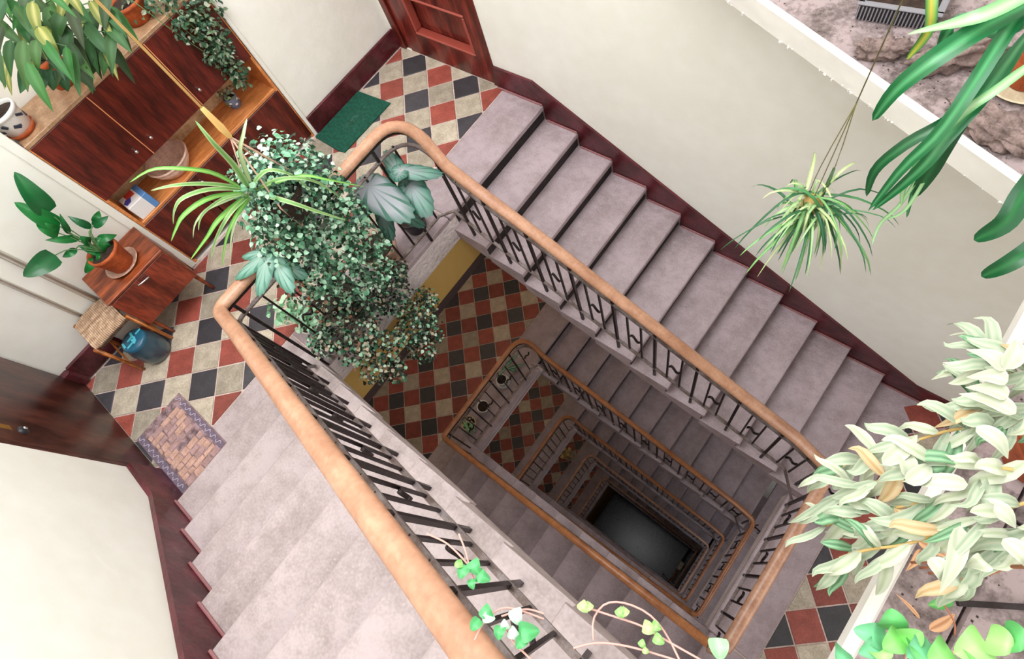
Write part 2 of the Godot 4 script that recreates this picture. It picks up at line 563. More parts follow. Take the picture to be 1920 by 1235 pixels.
func build_walls() -> void:
	var bottom := -STOREY * 5.0 - 0.2
	var top := 4.85
	var st := begin()
	box(st, Vector3(-0.5, bottom, -0.3), Vector3(0.0, 0.0, W + 0.3))
	box(st, Vector3(-0.5, 0.0, -0.3), Vector3(0.0, top, 1.062))
	box(st, Vector3(-0.5, 0.0, 2.484), Vector3(0.0, top, W + 0.3))
	box(st, Vector3(-0.5, 2.55, 1.062), Vector3(0.0, top, 2.484))
	box(st, Vector3(-0.5, 0.0, 1.062), Vector3(-0.36, 2.55, 2.484))
	var w := part("wall_left", done(st), M["wall"], self)
	tag(w, "cream plaster end wall with a recess that holds the sideboard", "wall", "", "structure")
	st = begin()
	tube(st, [Vector3(0.012, 0.2, 3.02), Vector3(0.012, top, 3.02)], 0.02, 8)
	tube(st, [Vector3(0.01, 0.2, 3.16), Vector3(0.01, top, 3.16)], 0.014, 8)
	wpart("painted_pipe", st, M["wall"], w)
	st = begin()
	box(st, Vector3(-0.004, 0.0, 2.444), Vector3(0.014, 2.55, 2.5), 0.004)
	box(st, Vector3(-0.004, 0.0, 1.045), Vector3(0.014, 2.55, 1.075), 0.004)
	wpart("recess_edge", st, M["wall"], w)
	st = begin()
	box(st, Vector3(0.0, bottom, -0.3), Vector3(L + 0.3, 0.0, 0.0))
	box(st, Vector3(0.0, 0.0, -0.3), Vector3(0.03, top, 0.0))
	box(st, Vector3(1.13, 0.0, -0.3), Vector3(L + 0.3, top, 0.0))
	box(st, Vector3(0.03, 2.2, -0.3), Vector3(1.13, top, 0.0))
	tag(part("wall_rear", done(st), M["wall"], self), "long cream plaster wall above the maroon skirting of the upper flight", "wall", "", "structure")
	st = begin()
	box(st, Vector3(0.0, bottom, W), Vector3(L + 0.3, 0.0, W + 0.3))
	box(st, Vector3(1.1, 0.0, W), Vector3(L + 0.3, top, W + 0.3))
	box(st, Vector3(0.0, 2.2, W), Vector3(1.1, top, W + 0.3))
	tag(part("wall_front", done(st), M["wall"], self), "bright cream plaster wall beside the dark varnished door", "wall", "", "structure")
	st = begin()
	box(st, Vector3(L, bottom, 0.0), Vector3(L + 0.3, top, 0.9))
	box(st, Vector3(L, bottom, 2.9), Vector3(L + 0.3, top, W))
	var sills: Array = [[2.6, 4.6]]
	for n in 4: sills.append([-0.6 - STOREY * n, 0.8 - STOREY * n])
	var above := top
	for q: Array in sills:
		box(st, Vector3(L, q[1], 0.9), Vector3(L + 0.3, above, 2.9))
		above = q[0]
	box(st, Vector3(L, bottom, 0.9), Vector3(L + 0.3, above, 2.9))
	tag(part("wall_right", done(st), M["wall"], self), "end wall behind the half landings with an added window over each of them", "wall", "", "structure")
	for k in 5:  # windows of the unseen end wall, added as sources of side light
		var lo: float = sills[k][0]
		var hi: float = sills[k][1]
		var win := thing("window_%d" % (k + 1), Vector3(L + 0.15, lo, 1.9), ["tall white-barred window beside the top landing", "white-barred window over the tiled half landing", "white-barred window two half landings below the top one", "white-barred window three half landings below the top one", "lowest white-barred window in the end wall"][k], "window", "", "structure")
		st = begin()
		for z: float in [0.92, 1.9, 2.88]: box(st, Vector3(L + 0.12, lo, z - 0.025), Vector3(L + 0.18, hi, z + 0.025))
		for y: float in [lo + 0.025, (lo + hi) * 0.5, hi - 0.025]: box(st, Vector3(L + 0.12, y - 0.025, 0.9), Vector3(L + 0.18, y + 0.025, 2.9))
		wpart("frame", st, M["white"], win)
	# ceiling with the roof light
	st = begin()
	box(st, Vector3(-0.5, top, -0.3), Vector3(0.1, top + 0.2, W + 0.3))
	box(st, Vector3(3.7, top, -0.3), Vector3(L + 0.3, top + 0.2, W + 0.3))
	box(st, Vector3(0.1, top, -0.3), Vector3(3.7, top + 0.2, 0.7))
	box(st, Vector3(0.1, top, 3.3), Vector3(3.7, top + 0.2, W + 0.3))
	tag(part("ceiling", done(st), M["white"], self), "white ceiling with a large roof light over the landing", "ceiling", "", "structure")
	st = begin()
	for k in 5: box(st, Vector3(0.1 + 0.9 * k - 0.02, top + 0.05, 0.7), Vector3(0.1 + 0.9 * k + 0.02, top + 0.11, 3.3))
	tag(part("window_6", done(st), M["white"], self), "glazing bars of the roof light over the stairwell", "window", "", "structure")
	# unseen lamps added to keep the lower landings from going dark
	for n in 4:
		var at := Vector3(0.7, -STOREY * n - 0.78, 1.0)
		var lamp := thing("added_lamp", at, ["added round glass lamp under the tiled landing", "added round glass lamp under the landing one storey down", "added round glass lamp under the landing two storeys down", "added round glass lamp under the landing three storeys down"][n], "lamp")
		st = begin()
		lathe(st, at, [Vector2(0, -0.12), Vector2(0.07, -0.1), Vector2(0.11, -0.04), Vector2(0.11, 0.02), Vector2(0.06, 0.08), Vector2(0.0, 0.085)], 20)
		wpart("globe", st, M["added_lamp_glass"], lamp, true)
		st = begin()
		lathe(st, at, [Vector2(0.05, 0.07), Vector2(0.055, 0.1), Vector2(0.055, 0.5), Vector2(0.0, 0.5)], 16)
		wpart("holder", st, M["iron"], lamp, true)
		var o := OmniLight3D.new()
		o.name = "added_lamp_glow"
		o.light_color = Color(1.0, 0.88, 0.72)
		o.light_energy = [0.24, 0.14, 0.08, 0.06][n]
		o.light_size = 0.1
		o.omni_range = 20.0
		o.omni_attenuation = 2.0
		o.shadow_enabled = true
		lamp.add_child(o)
	# skirting boards
	st = begin()
	box(st, Vector3(0.0, 0.0, 0.0), Vector3(0.022, 0.17, 1.05), 0.006)
	wpart_top("baseboard_left", st, M["maroon"], "maroon skirting board behind the green doormat")
	st = begin()
	box(st, Vector3(0.0, 0.0, 3.2), Vector3(0.024, 0.19, W - 0.05), 0.01)
	box(st, Vector3(0.0, 0.0, W - 0.06), Vector3(0.05, 0.19, W + 0.02), 0.02)
	wpart_top("baseboard_corner", st, M["maroon"], "brown skirting board in the corner by the dark door")
	# stepped skirting of the first flight down
	var p := PackedVector2Array([Vector2(1.13, 0.0), Vector2(1.13, 0.19), Vector2(1.495, 0.192), Vector2(4.656, -1.371), Vector2(L, -1.39), Vector2(L, -11.0 * R)])
	for i in range(10, -1, -1):
		p.append(Vector2(XA + i * G - 0.002, -(i + 1) * R))
		p.append(Vector2(XA + i * G - 0.002, -i * R))
	st = begin()
	prism(st, p, Vector3.ZERO, Vector3.RIGHT, Vector3.UP, Vector3(0, 0, 0.018))
	var sk := part("baseboard_rear", done(st), M["maroon"], self)
	tag(sk, "glossy maroon skirting stepping down along the upper flight", "baseboard", "", "structure")
	for i in range(0, 12):
		st = begin()
		var xa := XA + (i - 1) * G + 0.012
		var xb := XA + i * G
		if i == 0: xa = 1.13
		if i == 11: xb = L
		box(st, Vector3(xa, -i * R, 0.018), Vector3(xb, -i * R + 0.016, 0.03), 0.004)
		wpart("bead", st, M["bead_highlight"], sk)
	# stepped skirting of the flight up to the top landing
	p = PackedVector2Array([Vector2(1.1, 0.0), Vector2(1.1, 0.25), Vector2(1.40, 0.268), Vector2(4.3, 1.62), Vector2(4.3, 1.3)])
	for k in range(10, 0, -1):
		var x := XB + (k - 1) * 0.277
		p.append(Vector2(x + 0.277 - 0.002, k * 0.135))
		p.append(Vector2(x - 0.004, k * 0.135))
	p.append(Vector2(XB, 0.0))
	st = begin()
	prism(st, p, Vector3(0, 0, W - 0.03), Vector3.RIGHT, Vector3.UP, Vector3(0, 0, 0.03))
	sk = part("baseboard_front", done(st), M["maroon"], self)
	tag(sk, "maroon skirting stepping up along the bright flight", "baseboard", "", "structure")
	for k in range(1, 11):
		var x := XB + (k - 1) * 0.277
		st = begin()
		box(st, Vector3(x - 0.004, k * 0.135, W - 0.044), Vector3(x + 0.25, k * 0.135 + 0.014, W - 0.03), 0.004)
		wpart("bead", st, M["bead_highlight"], sk)

func wpart_top(called: String, st: SurfaceTool, m: Material, label: String) -> void:
	tag(part(called, done(st), m, self), label, "baseboard", "", "structure")

# tiles laid cornerwise over a rectangle of floor; first is the colour of pairs whose sum is even or odd
func tile_field(parent: Node3D, y: float, lo: Vector2, hi: Vector2, s: float, u0: float, v0: float, scheme: int, single: bool) -> void:
	var area := PackedVector2Array([lo, Vector2(hi.x, lo.y), hi, Vector2(lo.x, hi.y)])
	var c45 := sqrt(0.5)
	var gap := 0.005
	var full := {}
	var merged := {}
	for i in range(-40, 60):
		for j in range(-60, 60):
			var pts := PackedVector2Array()
			for q: Array in [[0.0, 0.0], [0.0, 1.0], [1.0, 1.0], [1.0, 0.0]]:
				var uu: float = u0 + (i + q[0]) * s + (gap if q[0] < 0.5 else -gap)
				var vv: float = v0 + (j + q[1]) * s + (gap if q[1] < 0.5 else -gap)
				pts.append(Vector2((uu + vv) * c45, (uu - vv) * c45))
			var ctr := (pts[0] + pts[2]) * 0.5
			if ctr.x < lo.x - s or ctr.x > hi.x + s or ctr.y < lo.y - s or ctr.y > hi.y + s: continue
			var cut := Geometry2D.intersect_polygons(pts, area)
			if cut.is_empty(): continue
			var odd := posmod(i + j, 2) == 1
			var row := posmod(i, 2) == 1
			var colour := ""
			if scheme == 0: colour = "cream" if not odd else ("black" if row else "red")
			elif scheme == 1: colour = "red" if not odd else ("black" if row else "cream")
			else: colour = "red" if odd else ("cream" if row else "black")
			var m := M["%s_tile_%d" % [colour, rng.randi() % 3]] as Material
			for poly: PackedVector2Array in cut:
				var area2 := 0.0
				for k in poly.size(): area2 += poly[k].cross(poly[(k + 1) % poly.size()])
				if absf(area2) < 0.0012: continue
				var st: SurfaceTool
				if single: st = begin()
				else:
					if not merged.has(m): merged[m] = begin()
					st = merged[m]
				var lift := rng.randf_range(-0.0006, 0.0006)
				var off := Vector2.ZERO
				if single: off = ctr
				var rel := PackedVector2Array()
				for v in poly: rel.append(v - off)
				bevel_slab(st, rel, 0.0 if single else y, 0.012, 0.0022)
				if single:
					part("tile", done(st), m, parent, Vector3(off.x, y + lift, off.y) - parent.position)
	for m: Material in merged:
		var o := part("tiles", done(merged[m]), m, parent, -parent.position)
		o.set_meta("kind", "stuff")

# a flat stone or tile with a chamfered upper edge; its top lies at y
func bevel_slab(st: SurfaceTool, poly: PackedVector2Array, y: float, thick: float, bev: float) -> void:
	var p := poly.duplicate()
	if Geometry2D.is_polygon_clockwise(p): p.reverse()
	var inner := Geometry2D.offset_polygon(p, -bev)
	var top: PackedVector2Array = inner[0] if inner.size() > 0 and inner[0].size() == p.size() else p
	if Geometry2D.is_polygon_clockwise(top): top.reverse()
	if top != p:
		# start both rings at the corner nearest to the first
		var best := 0
		for k in top.size():
			if top[k].distance_to(p[0]) < top[best].distance_to(p[0]): best = k
		var turned := PackedVector2Array()
		for k in top.size(): turned.append(top[(k + best) % top.size()])
		top = turned
	var idx := Geometry2D.triangulate_polygon(top)
	for k in range(0, idx.size(), 3):
		var a := top[idx[k]]
		var b := top[idx[k + 1]]
		var c := top[idx[k + 2]]
		if (b - a).cross(c - a) > 0.0:
			var s := b
			b = c
			c = s
		tri(st, Vector3(a.x, y, a.y), Vector3(b.x, y, b.y), Vector3(c.x, y, c.y))
	for k in p.size():
		var k2 := (k + 1) % p.size()
		var a := Vector3(top[k].x, y, top[k].y)
		var b := Vector3(top[k2].x, y, top[k2].y)
		var a2 := Vector3(p[k].x, y - bev, p[k].y)
		var b2 := Vector3(p[k2].x, y - bev, p[k2].y)
		quad(st, a, b, b2, a2)
		quad(st, a2, b2, b2 - Vector3(0, thick, 0), a2 - Vector3(0, thick, 0))

func build_floors() -> void:
	var words := ["at the top of the dark flight", "one storey down, in red, black and cream", "two storeys down", "three storeys down", "lowest in the well"]
	for n in 5:
		var y := -STOREY * n
		var dx := floor_shift(n)
		var f := thing("floor", Vector3(0.6, y, 1.8), "tiled landing with a stone border " + words[n], "floor", "", "structure")
		var st := begin()
		box(st, Vector3(0.0, y - 0.27, 0.0), Vector3(1.5 + dx, y - 0.006, W))
		wpart("bed", st, M["grout"], f)
		var xs := 1.172 + dx
		if n < 3: tile_field(f, y, Vector2(0.035 if n == 0 else 0.0, 0.0), Vector2(xs, W), 0.206, 0.39 if n == 0 else 1.474 + dx * 0.7, 0.021 if n == 0 else -0.358 + dx * 0.7, 0 if n == 0 else 2, n < 2)
		else: tile_field(f, y, Vector2(0.0, 0.0), Vector2(xs, W), 0.206, 1.474, -0.358, 2, false)
		# border stones
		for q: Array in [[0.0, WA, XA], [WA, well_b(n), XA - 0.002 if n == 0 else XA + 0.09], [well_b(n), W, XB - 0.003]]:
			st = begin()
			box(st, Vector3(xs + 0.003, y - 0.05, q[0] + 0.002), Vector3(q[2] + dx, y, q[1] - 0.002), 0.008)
			wpart("border_stone", st, M["stone"] if q[0] < 2.0 else M["stone_lit"], f)
		# face of the slab towards the well: stone, ochre plaster and a dark foot
		st = begin()
		var ex := dx if n == 0 else dx + 0.085
		box(st, Vector3(1.45 + dx, y - (0.27 if n == 0 else 0.12), WA - 0.06), Vector3(XA - 0.004 + ex, y - 0.051, well_b(n) + 0.06), 0.006)
		wpart("edge_stone", st, M["stone_edge"], f)
		if n > 0: continue
		st = begin()
		box(st, Vector3(1.3 + dx, y - 0.62, 0.0), Vector3(1.545 + dx, y - 0.27, W))
		wpart("fascia", st, M["ochre"], f)
		st = begin()
		box(st, Vector3(1.3 + dx, y - 0.71, 0.0), Vector3(1.55 + dx, y - 0.62, W))
		wpart("fascia_foot", st, M["dark_band"], f)
	for n in 4:
		var y := -STOREY * n - 11.0 * R
		var dx := [0.0, 0.1, 0.15, 0.2][n] as float
		var f := thing("floor", Vector3(5.2, y, 1.8), ["half landing of red, black and cream tiles below the white striped plant", "half landing one storey below the tiled one by the striped plant", "half landing two storeys below the tiled one by the striped plant", "lowest half landing in the well"][n], "floor", "", "structure")
		var st := begin()
		box(st, Vector3(4.45 + dx, y - 0.2, 0.0), Vector3(L, y - 0.006, W))
		wpart("bed", st, M["grout"], f)
		if n == 0: tile_field(f, y, Vector2(4.685, 0.0), Vector2(L, W), 0.206, 4.417, 2.197, 1, true)
		else: tile_field(f, y, Vector2(4.685 + dx, 0.0), Vector2(L, W), 0.206, 4.417, 2.197, 1, false)
		for q: Array in [[0.0, WA, 4.432, 4.77], [WA, 2.275, 4.335, 4.682], [2.275, W, 4.361, 4.682]]:
			st = begin()
			box(st, Vector3(q[2] + dx, y - 0.05, q[0] + 0.002), Vector3(q[3] + dx, y, q[1] - 0.002), 0.008)
			wpart("border_stone", st, M["stone"], f)
		st = begin()
		box(st, Vector3(4.34 + dx, y - 0.3, WA), Vector3(4.5 + dx, y - 0.05, 2.275), 0.006)
		wpart("edge_stone", st, M["stone_edge"], f)
	# the floor at the foot of the well
	var g := thing("floor", Vector3(3.0, -STOREY * 5.0, 1.8), "dark polished floor at the foot of the stairwell", "floor", "", "structure")
	var sg := begin()
	box(sg, Vector3(-0.5, -STOREY * 5.0 - 0.2, -0.3), Vector3(L + 0.3, -STOREY * 5.0, W + 0.3))
	wpart("paving", sg, M["dark_floor"], g)
	sg = begin()
	box(sg, Vector3(1.55, -STOREY * 5.0, 0.0), Vector3(1.75, -STOREY * 4.0 - 0.71, W))
	tag(part("wall_cellar", done(sg), M["ochre"], self), "ochre wall under the lowest landing", "wall", "", "structure")
	# slab of the top landing, splayed where it meets the long wall, with a white painted edge
	var t := thing("floor", Vector3(4.8, 1.49, 1.8), "worn stone slab of the top landing with a white painted edge and fallen leaves", "floor", "", "structure")
	var st := begin()
	var inner := PackedVector2Array([Vector2(2.26, 0.0), Vector2(4.24, 0.832), Vector2(4.24, WB), Vector2(4.36, WB), Vector2(4.36, 0.0)])
	prism(st, inner, Vector3(0, 1.42, 0), Vector3.RIGHT, Vector3.BACK, Vector3(0, 0.07, 0))
	wpart("edge_slab", st, M["stone_old"], t)
	st = begin()
	box(st, Vector3(4.368, 1.36, 0.0), Vector3(L, 1.492, 1.62), 0.006)
	wpart("paving_slab", st, M["stone_old"], t)
	st = begin()
	box(st, Vector3(4.368, 1.36, 1.628), Vector3(L, 1.488, W), 0.006)
	wpart("paving_slab", st, M["stone_old"], t)
	st = begin()
	var d := Vector3(2.14, 0, 0.90).normalized()
	var a := Vector3(2.20, 1.456, -0.01)
	var b := Vector3(4.225, 1.456, 0.842)
	ring_sweep(st, PackedVector3Array([a - d * 0.05, b]), rect(0.014, 0.04))
	box(st, Vector3(4.213, 1.44, 0.83), Vector3(4.242, 1.496, WB), 0.006)
	for k in 60:   # drips and blobs of the paint below the edge
		var f := rng.randf()
		var q := a.lerp(b, f) + Vector3(-0.39 * 0.012, -0.04, 0.92 * 0.012) * rng.randf_range(0.9, 1.1)
		obox(st, Transform3D(Basis(Vector3.UP, rng.randf() * TAU), q), Vector3(rng.randf_range(0.006, 0.02), rng.randf_range(0.004, 0.014), rng.randf_range(0.004, 0.008)), 0.002)
	wpart("painted_edge", st, M["white"], t)

func step_profile(x0: float, y0: float, g: float, r: float, up: bool) -> PackedVector2Array:
	# the nosing is at x0, the tread's top at y0; up: the nosing faces -x
	var s := -1.0 if up else 1.0
	var xa := x0 - s * (g + 0.022)
	var p := PackedVector2Array()
	for q: Array in [[xa, -0.09], [x0 - s * 0.022, -r - 0.05], [x0 - s * 0.022, -0.046], [x0 - s * 0.007, -0.046], [x0, -0.04], [x0, -0.012], [x0 - s * 0.003, -0.004], [x0 - s * 0.011, 0.0], [xa, 0.0]]:
		p.append(Vector2(q[0], y0 + q[1]))
	return p

func build_flights() -> void:
	var names := ["upper dark stone flight going down from the tiled landing along the long wall", "stone flight along the long wall, one storey below the upper one", "stone flight along the long wall, two storeys below the upper one", "stone flight along the long wall, three storeys below the upper one", "lowest stone flight along the long wall"]
	for n in 5:
		var y := -STOREY * n
		var dx := floor_shift(n)
		var f := thing("stair_flight", Vector3(XA, y, 0.5), names[n], "stairs")
		for i in range(1, 11):
			var st := begin()
			prism(st, step_profile(XA + i * G + dx, y - i * R, G, R, false), Vector3(0, 0, 0.001), Vector3.RIGHT, Vector3.UP, Vector3(0, 0, WA - 0.001 + rng.randf_range(-0.004, 0.004)))
			wpart("step", st, M["stone"], f)
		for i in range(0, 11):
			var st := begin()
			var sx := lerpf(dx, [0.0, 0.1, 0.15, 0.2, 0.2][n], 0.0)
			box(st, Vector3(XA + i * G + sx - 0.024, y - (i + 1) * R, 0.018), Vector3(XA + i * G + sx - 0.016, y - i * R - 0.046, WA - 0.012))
			wpart("shaded_riser", st, M["shaded_riser"], f)
	names = ["stone flight seen beyond the pale balustrade, going down to the red tiled landing", "up flight of the second storey down", "up flight of the third storey down", "up flight of the fourth storey down"]
	for n in 4:
		var y := -STOREY * (n + 1)
		var f := thing("stair_flight", Vector3(XB, y, 3.0), names[n], "stairs")
		for k in range(1, 11):
			var dx := lerpf(floor_shift(n + 1), [0.0, 0.1, 0.15, 0.2][n], k / 11.0)
			var st := begin()
			var zk := edge_b(k) - 0.02 * n
			prism(st, step_profile(XB + (k - 1) * G + dx, y + k * R, G, R, true), Vector3(0, 0, zk), Vector3.RIGHT, Vector3.UP, Vector3(0, 0, W - zk - 0.012))
			wpart("step", st, M["stone"], f)
	var f := thing("stair_flight", Vector3(XB, 0, 3.0), "stone flight, coloured as brightly lit, going up beside the front wall to the top landing", "stairs")
	for k in range(1, 12):
		var st := begin()
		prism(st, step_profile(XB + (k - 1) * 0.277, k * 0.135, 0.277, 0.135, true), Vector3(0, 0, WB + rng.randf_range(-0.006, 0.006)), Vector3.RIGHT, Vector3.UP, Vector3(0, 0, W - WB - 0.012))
		wpart("step", st, M["stone_lit"], f)

# ---------------------------------------------------------------- balustrades
func build_railings() -> void:
	var labels := ["wooden handrail on iron balusters round the upper well, beside the hanging plants", "balustrade with wooden rail one storey down, three small pots behind it", "balustrade with wooden rail two storeys down in the well", "balustrade with thin wooden rail three storeys down", "lowest wooden rail deep in the well"]
	for n in 5: railing(n, labels[n])

func corner(a: Vector3, b: Vector3, c: Vector3, r: float, n: int) -> Array:
	var out: Array = []
	var p := b + (a - b).normalized() * r
	var q := b + (c - b).normalized() * r
	for k in n + 1:
		var t := float(k) / n
		out.append(p.lerp(b, t).lerp(b.lerp(q, t), t))
	return out

func railing(n: int, label: String) -> void:
	var y := -STOREY * n
	var dx := floor_shift(n)
	var ra := [0.0, 0.1, 0.15, 0.2, 0.2][n] as float
	var rp := [0.0, 0.0, 0.1, 0.15, 0.2][n] as float      # shift of the half landing above
	var gb := 0.277 if n == 0 else G
	var rb := 0.135 if n == 0 else R
	var zb := 2.462 if n == 0 else 2.43 - 0.02 * n
	var zr := 2.32 - 0.02 * n
	var zat := func(x: float) -> float: return zb if n == 0 else lerpf(zb, zr + 0.02, clampf((x - 1.6) / 2.76, 0.0, 1.0))
	var za := 1.092
	var xl := 1.572 + dx
	var f := thing("stair_railing", Vector3(xl, y, 1.8), label, "railing")
	var line_b := func(x: float) -> float: return y + (x - (XB + dx) + gb) / gb * rb
	var line_a := func(x: float) -> float: return y - (x - XA - dx) / G * R
	# the path of the handrail
	var xt := 4.36 + rp
	var yb: float = line_b.call(xt - 0.02)
	var top: Vector3 = Vector3(xt, yb + 0.76, zb)
	var c1 := Vector3(xl, y + 0.945, zb)
	var c2 := Vector3(xl, y + 0.945, za)
	var ye: float = line_a.call(4.36 + ra)
	var c3 := Vector3(4.36 + ra, y - 11.0 * R + 0.87, za)
	var c4 := Vector3(4.36 + ra, y - 11.0 * R + 0.87, zr)
	var path: Array = []
	if n == 0:
		path.append(Vector3(4.42, yb + 0.79, 1.3))
		path.append_array(corner(Vector3(4.42, yb + 0.78, 1.3), Vector3(4.42, yb + 0.76, zb), Vector3(4.0, yb + 0.62, zb), 0.09, 4))
	else:
		path.append(Vector3(top.x - 0.04, top.y, zr + 0.02))
	path.append(Vector3(2.8 + dx, line_b.call(2.8 + dx) + 0.735, zat.call(2.8)))
	path.append(Vector3(1.9 + dx, line_b.call(1.9 + dx) + 0.735, zat.call(1.9)))
	path.append_array(corner(Vector3(1.7 + dx, line_b.call(1.7 + dx) + 0.74, zat.call(1.7)), c1, c2, 0.06, 4))
	path.append_array(corner(c1, c2, Vector3(1.95 + dx, line_a.call(1.95 + dx) + 0.76, za), 0.2, 8))
	for x: float in [1.8, 2.0, 2.4, 3.0, 3.6, 4.1]: path.append(Vector3(x + dx + (ra - dx) * (x - 1.6) / 2.8, line_a.call(x + dx) + (0.765 if x < 2.1 else 0.785), za))
	path.append_array(corner(Vector3(4.1 + ra, line_a.call(4.1 + ra) + 0.785, za), c3, c4, 0.1, 5))
	path.append_array(corner(c3, c4, c4 + Vector3(-0.3, 0, 0), 0.08, 4) if n < 4 else [c4])
	var pp := PackedVector3Array(path)
	var st := begin()
	st.set_smooth_group(1)
	ring_sweep(st, pp, oval(0.037, 0.027, 12) if n == 0 else oval(0.027, 0.022, 10))
	wpart("handrail", st, M["rail_wood"] if n == 0 else (M["rail_wood_dark"] if n < 3 else M["rail_wood"]), f, true)
	# the iron strip under the wood and the thin bar below that
	st = begin()
	var low := PackedVector3Array()
	for p in pp: low.append(p - Vector3(0, 0.034, 0))
	ring_sweep(st, low, rect(0.02, 0.006))
	wpart("iron_strip", st, M["iron"], f)
	st = begin()
	low = PackedVector3Array()
	for p in pp: low.append(p - Vector3(0, 0.14, 0))
	ring_sweep(st, low, rect(0.012, 0.005))
	wpart("upper_bar", st, M["iron_highlight"], f)
	var single := n < 2
	var joined := begin()
	var put := func(called: String, s: SurfaceTool) -> void:
		if single: wpart(called, s, M["iron"], f)
	var post := func(a: Vector3, b: Vector3, w: float) -> void:
		var s := begin() if single else joined
		bar(s, a, b, w, w)
		put.call("baluster", s)
	var scroll := func(at: Vector3, ux: Vector3, uy: Vector3) -> void:
		if n > 1: return
		var s := begin()
		var pts: Array = []
		for k in 17:
			var t := k / 16.0
			var a := t * TAU
			pts.append(at + ux * (t - 0.5) * 0.085 + uy * 0.028 * sin(a) + uy * (t - 0.5) * 0.03)
		s.set_smooth_group(1)
		ring_sweep(s, PackedVector3Array(pts), rect(0.003, 0.008), [], ux.cross(uy))
		put.call("scroll", s)
	# lower bar: along the up flight, the landing, the down flight
	st = begin()
	var lp: Array = []
	lp.append(Vector3(4.3 + rp, line_b.call(4.3 + rp) + 0.1, zat.call(4.3)))
	lp.append(Vector3(1.75 + dx, line_b.call(1.75 + dx) + 0.1, zat.call(1.75)))
	lp.append(Vector3(1.6 + dx, y + 0.13, zb - 0.01))
	lp.append(Vector3(xl, y + 0.13, zb - 0.06))
	lp.append(Vector3(xl, y + 0.11, za + 0.1))
	lp.append(Vector3(xl + 0.06, y + 0.1, za + 0.01))
	lp.append(Vector3(1.78 + dx, line_a.call(1.78 + dx) + 0.085, za))
	lp.append(Vector3(4.2 + ra, line_a.call(4.2 + ra) + 0.085, za))
	lp.append(Vector3(4.36 + ra, y - 11.0 * R + 0.1, za + 0.1))
	lp.append(Vector3(4.36 + ra, y - 11.0 * R + 0.1, zr - 0.1))
	ring_sweep(st, PackedVector3Array(lp), rect(0.011, 0.005))
	wpart("lower_bar", st, M["iron_highlight"], f)
	var thick := 0.017
	var thin := 0.0115
	# up flight
	for k in range(1, 11):
		var x := XB + (k - 0.55) * gb + lerpf(dx, rp, k / 11.0)
		post.call(Vector3(x, y + k * rb, zat.call(x)), Vector3(x, line_b.call(x) + 0.7, zat.call(x)), thick)
		for q: float in [0.33, 0.66]:
			var x2 := x + q * gb
			post.call(Vector3(x2, line_b.call(x2) + 0.1, zat.call(x2)), Vector3(x2, line_b.call(x2) + 0.6, zat.call(x2)), thin)
		scroll.call(Vector3(x + 0.5 * gb, line_b.call(x + 0.5 * gb) + 0.35, zat.call(x)), Vector3(1, rb / gb, 0).normalized(), Vector3.UP)
	# landing
	for k in 11:
		var z := lerpf(zb - 0.06, za + 0.12, k / 10.0)
		if k % 3 == 0: post.call(Vector3(xl, y, z), Vector3(xl, y + 0.92, z), thick)
		else: post.call(Vector3(xl, y + 0.12, z), Vector3(xl, y + 0.81, z), thin)
		if k % 3 == 1: scroll.call(Vector3(xl, y + 0.45, z - 0.06), Vector3(0, 0, -1), Vector3.UP)
	# down flight
	for i in range(1, 11):
		var x := XA + (i - 0.45) * G + lerpf(dx, ra, i / 11.0)
		post.call(Vector3(x, y - i * R, za), Vector3(x, line_a.call(x) + 0.74, za), thick)
		for q: float in [0.33, 0.66]:
			var x2 := x + q * G
			post.call(Vector3(x2, line_a.call(x2) + 0.085, za), Vector3(x2, line_a.call(x2) + 0.63, za), thin)
		scroll.call(Vector3(x + 0.5 * G, line_a.call(x + 0.5 * G) + 0.345, za), Vector3(1, -R / G, 0).normalized(), Vector3.UP)
	# half landing
	if n < 4:
		for k in 11:
			var z := lerpf(za + 0.14, c4.z - 0.1, k / 10.0)
			var yy := y - 11.0 * R
			if k % 3 == 0: post.call(Vector3(4.36 + ra, yy, z), Vector3(4.36 + ra, yy + 0.84, z), thick)
			else: post.call(Vector3(4.36 + ra, yy + 0.1, z), Vector3(4.36 + ra, yy + 0.73, z), thin)
			if k % 3 == 1: scroll.call(Vector3(4.36 + ra, yy + 0.4, z + 0.06), Vector3(0, 0, 1), Vector3.UP)
	if not single:
		var o := wpart("balusters", joined, M["iron"], f)
		o.set_meta("kind", "stuff")

